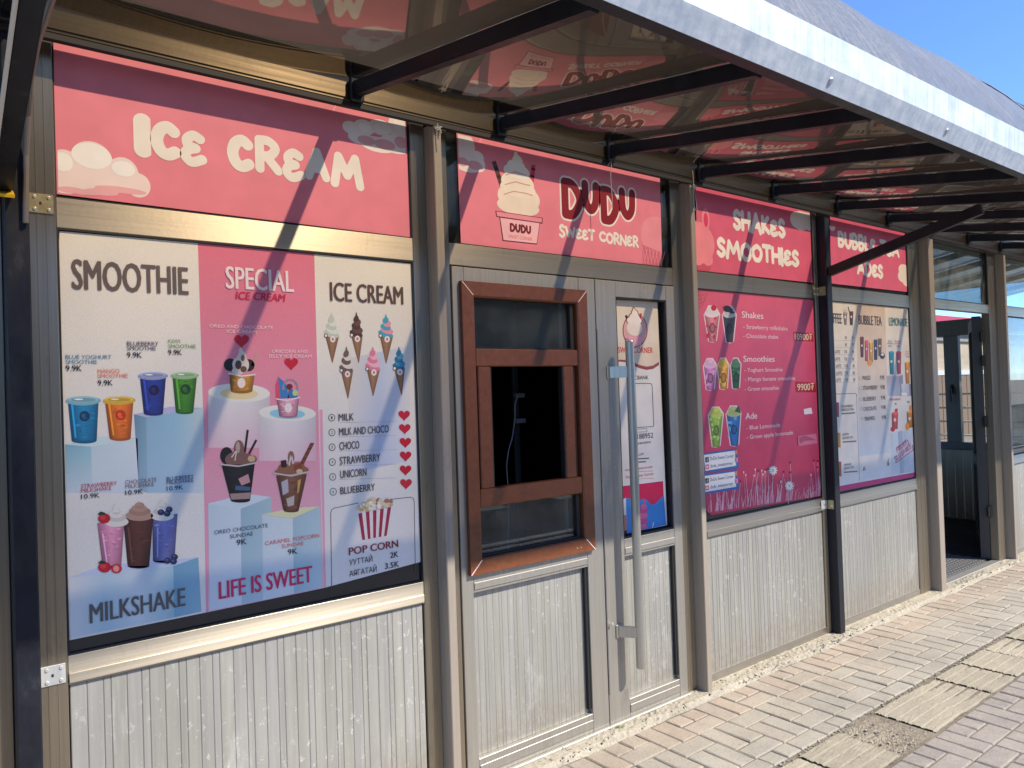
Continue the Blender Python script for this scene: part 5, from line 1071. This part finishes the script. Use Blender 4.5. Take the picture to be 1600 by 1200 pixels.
def note(name, label, quad, col, cat, grp=None, y=YP-0.0025):
    a = Art(y); a.poly(quad, col, 0); return a
for k, dy in enumerate((0, 104)):
    st = empty('contact_sticker', (3.3, 0, 1.0), ('upper' if k == 0 else 'lower')+' of two white contact stickers on the pink drinks poster', 'sticker', 'contact stickers')
    a = Art(YP-0.0028); a.poly(onto(Z, (58, 848+dy), (225, 824+dy), (234, 920+dy), (66, 944+dy)), (58, 110, 176), 0); a.poly(onto(Z, (60, 856+dy), (212, 834+dy), (220, 908+dy), (68, 934+dy)), (240, 238, 236), 1); a.poly(onto(Z, (212, 834+dy), (224, 830+dy), (226, 850+dy), (214, 854+dy)), (236, 140, 80), 1); a.poly(onto(Z, (213, 870+dy), (227, 868+dy), (229, 890+dy), (215, 892+dy)), (232, 150, 190), 1)
    a.poly(onto(Z, (66, 868+dy), (84, 865+dy), (85, 890+dy), (68, 893+dy)), (24, 34, 60), 2); a.poly(onto(Z, (67, 904+dy), (84, 901+dy), (86, 924+dy), (69, 927+dy)), (226, 110, 120), 2); a.ell(*Z(76.5, 914+dy), 1.6, 2.0, (244, 220, 220), 3, 12)
    a.build('sticker_sheet', st)
    b = Art(YP-0.0028); b.text('f', *Z(74, 889+dy), Z(80, 889+dy)[0], 5, (244, 244, 244), .02, 4); b.text('DuDu Sweet Corner', *Z(91, 882+dy), Z(208, 866+dy)[0], 5.2, (60, 58, 70), .008, 4); b.text('dudu_sweetcorner', *Z(93, 918+dy), Z(204, 904+dy)[0], 5.2, (60, 58, 70), .008, 4); b.build('lettering', st)
a = Art(YP-0.0028); a.poly(onto(Z, (553, 630), (590, 622), (597, 652), (556, 656)), (240, 232, 232), 0); o = a.build('paper_label', None, PRINT); tag(o, 'small blank white label stuck on the right of the pink drinks poster', 'label', 'blank white labels')
a = Art(YP-0.0028); a.poly(onto(Z, (524, 762), (615, 750), (620, 798), (526, 812)), (226, 122, 146), 0); a.poly(onto(Z, (530, 770), (560, 760), (600, 775), (612, 782), (560, 786), (534, 800)), (188, 84, 106), 1); o = a.build('tape_patch', None, PRINT); tag(o, 'creased clear tape patch on the lower right of the pink drinks poster', 'tape')

# ---- poster in bay four
p4r = empty('menu_poster', (5.0, 0, 0.83), 'pale menu poster with coffee bubble tea and lemonade columns and a magenta bottom band', 'poster', 'menu posters in the windows')
Z8 = sc_(2.5, 1280, 300); A_ = sc_(7.5, 1290, 460); B_ = sc_(8, 1290, 620)
a = Art(); a.quad(Z8(44, 423), Z8(349, 446), Z8(378, 1094), Z8(72, 1150), [(228, 214, 190), (230, 216, 192), (226, 212, 190)], 0, [(236, 232, 226), (236, 233, 228), (230, 228, 226)], 5)
a.quad(A_(350, 98), A_(696, 128), A_(720, 900), A_(372, 860), [(206, 178, 148), (212, 184, 154)], 1, [(220, 200, 178), (222, 204, 182)], 3); a.quad(A_(372, 860), A_(720, 900), B_(800, 700), B_(420, 740), [(220, 200, 178), (222, 204, 182)], 1, [(206, 216, 226), (214, 222, 228)], 3)
a.quad(Z8(72, 1150), Z8(378, 1094), Z8(379, 1112), Z8(74, 1170), [(206, 40, 120), (206, 44, 122)], 1); a.line(onto(B_, (385, 0), (425, 1050)), 0.7, (170, 160, 170), 3)
a.line(onto(A_, (115, 1168), (345, 1160), (358, 1166), (364, 1190)), 0.9, (150, 70, 80), 3); a.line([A_(364, 1190), B_(380, 0)], 0.9, (150, 70, 80), 3)
a.build('poster_sheet', p4r)
a = Art(); a.quad(A_(710, 960), A_(860, 950), B_(790, 980), B_(640, 960), [(170, 170, 178), (190, 190, 196)], 2, [(206, 214, 224)]*2, 3) if False else None
a.quad(A_(712, 958), A_(862, 958), A_(880, 1190), A_(728, 1190), [(176, 170, 178), (150, 152, 170)], 3, [(196, 200, 208), (170, 176, 190)], 3); a.poly(onto(A_, (712, 958), (780, 930), (905, 938), (862, 960)), (214, 190, 196), 2); a.quad(A_(862, 960), A_(905, 938), A_(912, 1190), A_(880, 1190), [(130, 130, 150), (150, 150, 166)], 3)
a.quad(A_(885, 1046), A_(975, 1052), A_(985, 1190), A_(895, 1190), [(206, 208, 206), (196, 198, 200)], 4, [(196, 202, 210), (180, 186, 196)], 2); a.quad(A_(975, 1052), A_(1010, 1040), A_(1018, 1190), A_(985, 1190), [(150, 140, 156), (140, 134, 150)], 4)
a.quad(B_(806, 460), B_(900, 440), B_(930, 960), B_(820, 980), [(206, 216, 222), (214, 224, 230)], 3, [(214, 222, 230), (206, 216, 228)], 3); a.quad(B_(900, 440), B_(960, 420), B_(985, 950), B_(930, 960), [(168, 184, 200), (176, 192, 208)], 3); a.quad(B_(970, 430), B_(1095, 410), B_(1118, 930), B_(990, 950), [(196, 206, 216), (214, 222, 228)], 4, [(190, 204, 218), (206, 216, 226)], 3)
a.poly(onto(B_, (440, 925), (700, 880), (806, 862), (815, 985), (455, 1030)), (226, 228, 230), 3)
for x, h_ in ((470, 40), (480, 56), (492, 30), (770, 60), (782, 90), (790, 40)): a.line(onto(B_, (x, 925-(x-470)*0.2), (x+3, 925-(x-470)*0.2-h_)), 0.8, (90, 110, 80), 5)
a.build('printed_plinth', p4r)
for TL, TR, BR, BL, col, Q in (((203, 215), (254, 215), (242, 356), (220, 358), (150, 130, 116), A_), ((276, 205), (323, 203), (316, 360), (286, 360), (92, 38, 34), A_), ((402, 502), (446, 506), (442, 735), (410, 738), (110, 34, 40), A_), ((458, 540), (498, 536), (494, 780), (462, 782), (206, 80, 104), A_), ((506, 560), (552, 558), (552, 795), (514, 800), (224, 158, 40), A_), ((562, 535), (606, 530), (606, 765), (568, 770), (54, 60, 92), A_), ((612, 522), (656, 520), (650, 720), (618, 725), (120, 84, 50), A_), ((740, 675), (798, 670), (796, 935), (754, 938), (20, 130, 150), A_), ((824, 676), (884, 672), (880, 930), (838, 935), (190, 36, 56), A_), ((926, 795), (984, 790), (980, 1044), (940, 1048), (216, 140, 40), A_), ((824, 205), (904, 195), (898, 400), (832, 410), (214, 70, 66), B_), ((1012, 190), (1086, 175), (1086, 380), (1022, 395), (200, 130, 40), B_)):
    a = Art(); a.quad(Q(*TL), Q(*TR), Q(*BR), Q(*BL), [shade(col, .65), shade(col, 1.05), shade(col, 1.15), shade(col, .75)], 8, [shade(col, .5), shade(col, .8), shade(col, .85), shade(col, .55)], 2)
    sc8 = 7.5 if Q is A_ else 8; w2 = (TR[0]-TL[0])/2/sc8; mx = (TL[0]+TR[0])/2; a.ell(*Q(mx, TL[1]), w2, w2*0.35, shade(col, 1.3), 9, 12); a.ell(*Q(mx, (TL[1]+BL[1])/2-20), w2*0.42, w2*0.6, (236, 214, 206), 9, 10); a.build('printed_cup', p4r)
a = Art(); a.line(onto(A_, (262, 142), (276, 205)), 1.1, (60, 50, 50), 9); a.build('printed_straw', p4r)
a = Art(); a.ell(*A_(228, 190), 3.2, 3, (210, 200, 190), 9, 12); a.build('printed_fruit', p4r)
a = Art(); a.ell(*A_(516, 800), 3.6, 5, (232, 150, 50), 10, 12); a.build('printed_fruit', p4r)
a = Art(); a.ell(*A_(664, 720), 4, 5, (60, 36, 30), 10, 12); a.build('printed_fruit', p4r)
a = Art(); a.ell(*A_(664, 705), 2.5, 2, (230, 220, 210), 11, 10); a.build('printed_fruit', p4r)
a = Art(); a.ell(*B_(838, 405), 3.4, 4, (196, 40, 50), 10, 12); a.build('printed_fruit', p4r)
a = Art(); a.poly(onto(B_, (862, 200), (866, 150), (900, 145), (896, 200)), (200, 50, 56), 8); a.build('printed_fruit', p4r)
a = Art(); a.ell(*B_(1020, 370), 3.0, 6, (236, 150, 50), 10, 12); a.build('printed_fruit', p4r)
a = Art(); a.ell(*B_(1062, 140), 2.5, 4.5, (236, 150, 60), 10, 12); a.build('printed_fruit', p4r)
for x, y, c in ((150, 160, (150, 30, 50)), (170, 540, (196, 150, 60)), (180, 900, (186, 100, 60))): a = Art(); a.quad(B_(x-22, y-90), B_(x+14, y-90), B_(x+16, y+95), B_(x-20, y+90), [shade(c, 0.8), c], 8); a.build('printed_drink', p4r)

a = Art(); DK = (70, 58, 54)
for st, Q, x0, b, x1, h, col, bo in (('FFEE', A_, 92, 336, 187, 15.5, DK, .01), ('BUBBLE TEA', A_, 388, 350, 655, 14.5, DK, .012), ('LEMONADE', A_, 742, 364, 958, 12.6, (24, 110, 116), .012),
  ('5K', A_, 226, 522, 248, 4.6, DK, .01), ('6K', A_, 306, 524, 328, 4.6, DK, .01), ('6K', A_, 228, 606, 250, 4.6, DK, .01), ('7K', A_, 308, 606, 330, 4.6, DK, .01),
  ('LATTE', A_, 108, 690, 165, 4.8, DK, .006), ('7.5K', A_, 216, 690, 254, 4.8, DK, .006), ('8K', A_, 312, 690, 335, 4.8, DK, .006), ('LATTE', A_, 110, 776, 168, 4.8, DK, .006), ('7.5K', A_, 218, 776, 256, 4.8, DK, .006), ('8K', A_, 314, 776, 337, 4.8, DK, .006),
  ('LATTE', A_, 118, 858, 180, 4.8, DK, .006), ('7.5K', A_, 220, 856, 262, 4.8, DK, .006), ('8K', A_, 318, 856, 340, 4.8, DK, .006), ('LATTE', A_, 126, 942, 193, 4.8, DK, .006), ('7.5K', A_, 222, 940, 265, 4.8, DK, .006), ('8K', A_, 320, 938, 343, 4.8, DK, .006), ('LATTE', A_, 122, 1022, 178, 4.8, DK, .006), ('7.5K', A_, 226, 1020, 268, 4.8, DK, .006), ('8K', A_, 325, 1018, 347, 4.8, DK, .006),
  ('MANGO', A_, 432, 1004, 525, 6.6, DK, .006), ('9.9K', A_, 637, 1000, 692, 6.6, DK, .008), ('STRAWBERRY', A_, 435, 1122, 610, 6.6, DK, .006), ('9.9K', A_, 643, 1114, 698, 6.6, DK, .008), ('BLUEBERRY', B_, 470, 53, 630, 6.2, DK, .006), ('9.9K', B_, 690, 36, 748, 6.2, DK, .008), ('CHOCOLATE', B_, 472, 178, 634, 6.2, DK, .006), ('9.9K', B_, 696, 158, 755, 6.2, DK, .008), ('TIRAMISU', B_, 482, 302, 614, 6.2, DK, .006), ('9.9K', B_, 700, 284, 760, 6.2, DK, .008),
  ('STRAWBERRY', B_, 193, 137, 343, 3.8, DK, .01), ('HIBISCUS TEA', B_, 194, 180, 350, 3.8, DK, .01), ('LEMON', B_, 207, 486, 285, 3.4, DK, .004), ('GINGER TEA', B_, 208, 532, 342, 3.4, DK, .004), ('ORANGE', B_, 225, 868, 318, 3.6, DK, .006), ('LEMON TEA', B_, 226, 912, 352, 3.6, DK, .006),
  ('STRAWBERRY', B_, 790, 50, 938, 3.2, (206, 60, 70), .01), ('9K', B_, 862, 104, 888, 3.6, DK, .01), ('9K', B_, 1018, 80, 1048, 3.6, DK, .01), ('BLUE', A_, 732, 556, 772, 2.4, (70, 100, 110), .006), ('LEMONADE', A_, 720, 582, 790, 2.4, (70, 100, 110), .006), ('9.9K', A_, 735, 616, 775, 2.8, DK, .01), ('STRAWBERRY', A_, 802, 558, 888, 2.4, (206, 70, 76), .006), ('LEMONADE', A_, 810, 584, 884, 2.4, (206, 70, 76), .006), ('9.9K', A_, 832, 618, 870, 2.8, DK, .01), ('MANGO', A_, 930, 680, 982, 2.4, (216, 130, 80), .006), ('LEMONADE', A_, 926, 706, 988, 2.4, (216, 130, 80), .006), ('9.9K', A_, 944, 740, 980, 2.8, DK, .01)):
    x, y = Q(x0, b); a.text(st, x, y, Q(x1, b)[0], h, col, bo, 13)
for y0 in (538, 622, 706, 790, 866, 950, 1030): a.line(onto(A_, (100, y0), (350, y0+4)), 0.3, (170, 150, 140), 4)
for (x, y), Q in (((405, 985), A_), ((408, 1100), A_), ((440, 30), B_), ((452, 152), B_), ((458, 272), B_)): a.ell(*Q(x, y), 1.9, 2.6, (150, 130, 120), 5, 12); a.ell(*Q(x, y), 1.4, 2.1, (226, 214, 196), 6, 12)
for y0 in (212, 566, 944): a.line(onto(B_, (198+(y0-212)*0.04, y0), (368+(y0-212)*0.04, y0-12)), 2.0, (120, 110, 112), 5)
RED = (196, 40, 96)
a.text('FRUIT', *B_(890, 700), B_(1030, 690)[0], 8.5, RED, .01, 13, ang=0.30); a.text('SLUSHIES', *B_(866, 815), B_(1086, 800)[0], 8.5, RED, .01, 13, ang=0.30)
a.line(onto(B_, (880, 640), (1025, 545), (1035, 600)), 0.9, RED, 12); a.line(onto(B_, (850, 760), (890, 740)), 0.9, RED, 12); a.line(onto(B_, (870, 830), (1092, 665), (1082, 600)), 0.9, RED, 12)
a.build('lettering', p4r)
a = Art(YP-0.0028); a.poly(onto(A_, (880, 1150), (948, 1152), (950, 1186), (884, 1184)), (238, 232, 230), 0); o = a.build('paper_label', None, PRINT); tag(o, 'small blank white label on the pale menu poster beside the open doorway', 'label', 'blank white labels')

# ================================================================== AROUND THE DOORWAY AND ACROSS THE STREET
mt = MB(); 
for i in range(22):
    for j in range(12):
        mt.box(5.86+i*0.048+(0.024 if j % 2 else 0), 5.895+i*0.048+(0.024 if j % 2 else 0), 0.09+j*0.04, 0.122+j*0.04, 0.014, 0.026, 0.003)
mt.box(5.84, 6.94, 0.075, 0.58, 0.0102, 0.016); o = mt.build('doormat', mat('grey_rubber_mat', (0.12, 0.12, 0.12), 0.7)); tag(o, 'dark studded rubber doormat just inside the open doorway', 'doormat')
wd = MB(); rw = random.Random(3)
for k in range(26):
    t = rw.uniform(0, 6.28); l = rw.uniform(0.012, 0.03); x, y = 2.43+rw.uniform(-.012, .012), -0.045+rw.uniform(-.008, .008)
    wd.raw([(x, y, 0.012), (x+0.004*math.cos(t+1.5), y+0.004*math.sin(t+1.5), 0.014), (x+l*math.cos(t), y+l*math.sin(t), 0.014+l*0.7)], [(0, 1, 2)])
o = wd.build('weed', mat('weed_green', (0.10, 0.16, 0.04), 0.7)); tag(o, 'tiny green weed growing at the foot of the double door', 'weed')
def brickwall(name, a_, b_, s):
    m = mat(name, a_, 0.85); br = N(m, 'ShaderNodeTexBrick'); br.inputs['Color1'].default_value = (*a_, 1); br.inputs['Color2'].default_value = (*b_, 1); br.inputs['Mortar'].default_value = (0.5, 0.45, 0.38, 1)
    br.inputs['Scale'].default_value = s; br.inputs['Mortar Size'].default_value = 0.012
    tc = N(m, 'ShaderNodeNewGeometry'); sp = N(m, 'ShaderNodeSeparateXYZ'); cb_ = N(m, 'ShaderNodeCombineXYZ'); L(m, tc.outputs['Position'], sp.inputs[0]); L(m, sp.outputs['X'], cb_.inputs['X']); L(m, sp.outputs['Z'], cb_.inputs['Y']); L(m, cb_.outputs[0], br.inputs['Vector'])
    L(m, br.outputs['Color'], BS(m).inputs['Base Color']); return m
sb = empty('stone_building', (21, 6.2, 0), 'low pale stone building with brown gate and red fascia seen through the open doorway', 'building')
m = B(13, 44, 6.0, 11, 0, 2.74); m.build('wall', brickwall('pale_stone', (0.55, 0.45, 0.33), (0.48, 0.38, 0.27), 1.6), sb)
B(12.8, 44.2, 5.8, 11.1, 2.741, 2.88).build('roof', WHITEP, sb); B(13, 44, 5.94, 5.998, 2.5, 2.70).build('grey_band', KERBM, sb); B(13, 44, 5.93, 5.998, 1.62, 1.74).build('ledge', WHITEP, sb)
B(12.8, 44, 5.7, 5.78, 2.881, 3.10).build('red_fascia', mat('red_board', (0.42, 0.03, 0.06), 0.5), sb)
gm = MB()
for i in range(26): gm.box(16+i*0.5, 16.47+i*0.5, 5.93, 5.997, 0.0, 1.60)
gm.build('gate', mat('brown_gate', (0.24, 0.16, 0.10), 0.6), sb)
for x in (18.5, 22.6): 
    f = B(x, x+1.3, 5.95, 5.998, 1.80, 2.2).build('window', KERBM, sb); B(x+0.08, x+1.22, 5.94, 5.949, 1.86, 2.14).build('pane', BACKP, f)
rl = empty('railing', (9.6, 1.2, 0), 'thin white railing behind the end window of the doorway lobby', 'railing')
for z in (0.86, 1.02, 1.18, 1.34): MB().tube([(9.55, 0.2, z), (9.55, 2.3, z)], 0.012, 8).build('bar', WHITEP, rl)
for y in (0.15, 2.35): MB().tube([(9.55, y, 0), (9.55, y, 1.36)], 0.02, 8).build('post', WHITEP, rl)
# across the road, seen mirrored in the glass
ob = empty('street_building', (6, -17, 0), 'long plaster building with tiled roof across the road mirrored in the shop glass', 'building')
m = B(-14, 40, -24, -17, -0.012, 4.6); m.build('wall', concrete('plaster', (0.50, 0.44, 0.36), (0.42, 0.37, 0.30), 4, 0.8), ob)
MB().raw([(-14.5, -16.4, 4.6), (40.5, -16.4, 4.6), (40.5, -20.5, 6.6), (-14.5, -20.5, 6.6), (40.5, -24.6, 4.6), (-14.5, -24.6, 4.6)], [(0, 1, 2, 3), (3, 2, 4, 5), (0, 3, 5), (1, 4, 2), (0, 5, 4, 1)]).build('roof', concrete('brown_tiles', (0.26, 0.13, 0.09), (0.18, 0.09, 0.06), 8), ob)
for k in range(14):
    x = -12+k*3.6; f = B(x, x+1.5, -17.0, -16.96, 1.1, 2.9).build('window', KERBM, ob); B(x+0.1, x+1.4, -16.955, -16.94, 1.2, 2.8).build('pane', BACKP, f)
BARK = concrete('bark', (0.10, 0.075, 0.055), (0.06, 0.045, 0.035), 30)
tr = empty('bare_tree', (6.5, -14.6, 0), 'bare branching street tree across the road mirrored in the hatch glass', 'tree')
tm = MB(); rt = random.Random(9)
def branch(p, d, l, r, depth, mb):
    q = p+d*l; mid = p+d*l*0.5+Vector((rt.uniform(-1, 1), rt.uniform(-1, 1), rt.uniform(-.5, .5)))*l*0.05
    mb.tube([p, mid, q], [r, r*0.85, r*0.68], 6, False)
    if depth:
        for k in range(3 if depth > 1 else 2):
            nd = (d+Vector((rt.uniform(-1, 1), rt.uniform(-1, 1), rt.uniform(-.2, .7)))*0.75).normalized(); branch(q, nd, l*rt.uniform(0.6, 0.85), r*0.62, depth-1, mb)
tm.tube([(6.5, -14.6, -0.012), (6.52, -14.6, 1.6)], [0.17, 0.13], 10); tm.build('trunk', BARK, tr)
tm = MB(); branch(Vector((6.52, -14.6, 1.6)), Vector((0.1, 0, 1)).normalized(), 1.1, 0.12, 5, tm); tm.build('crown', BARK, tr)
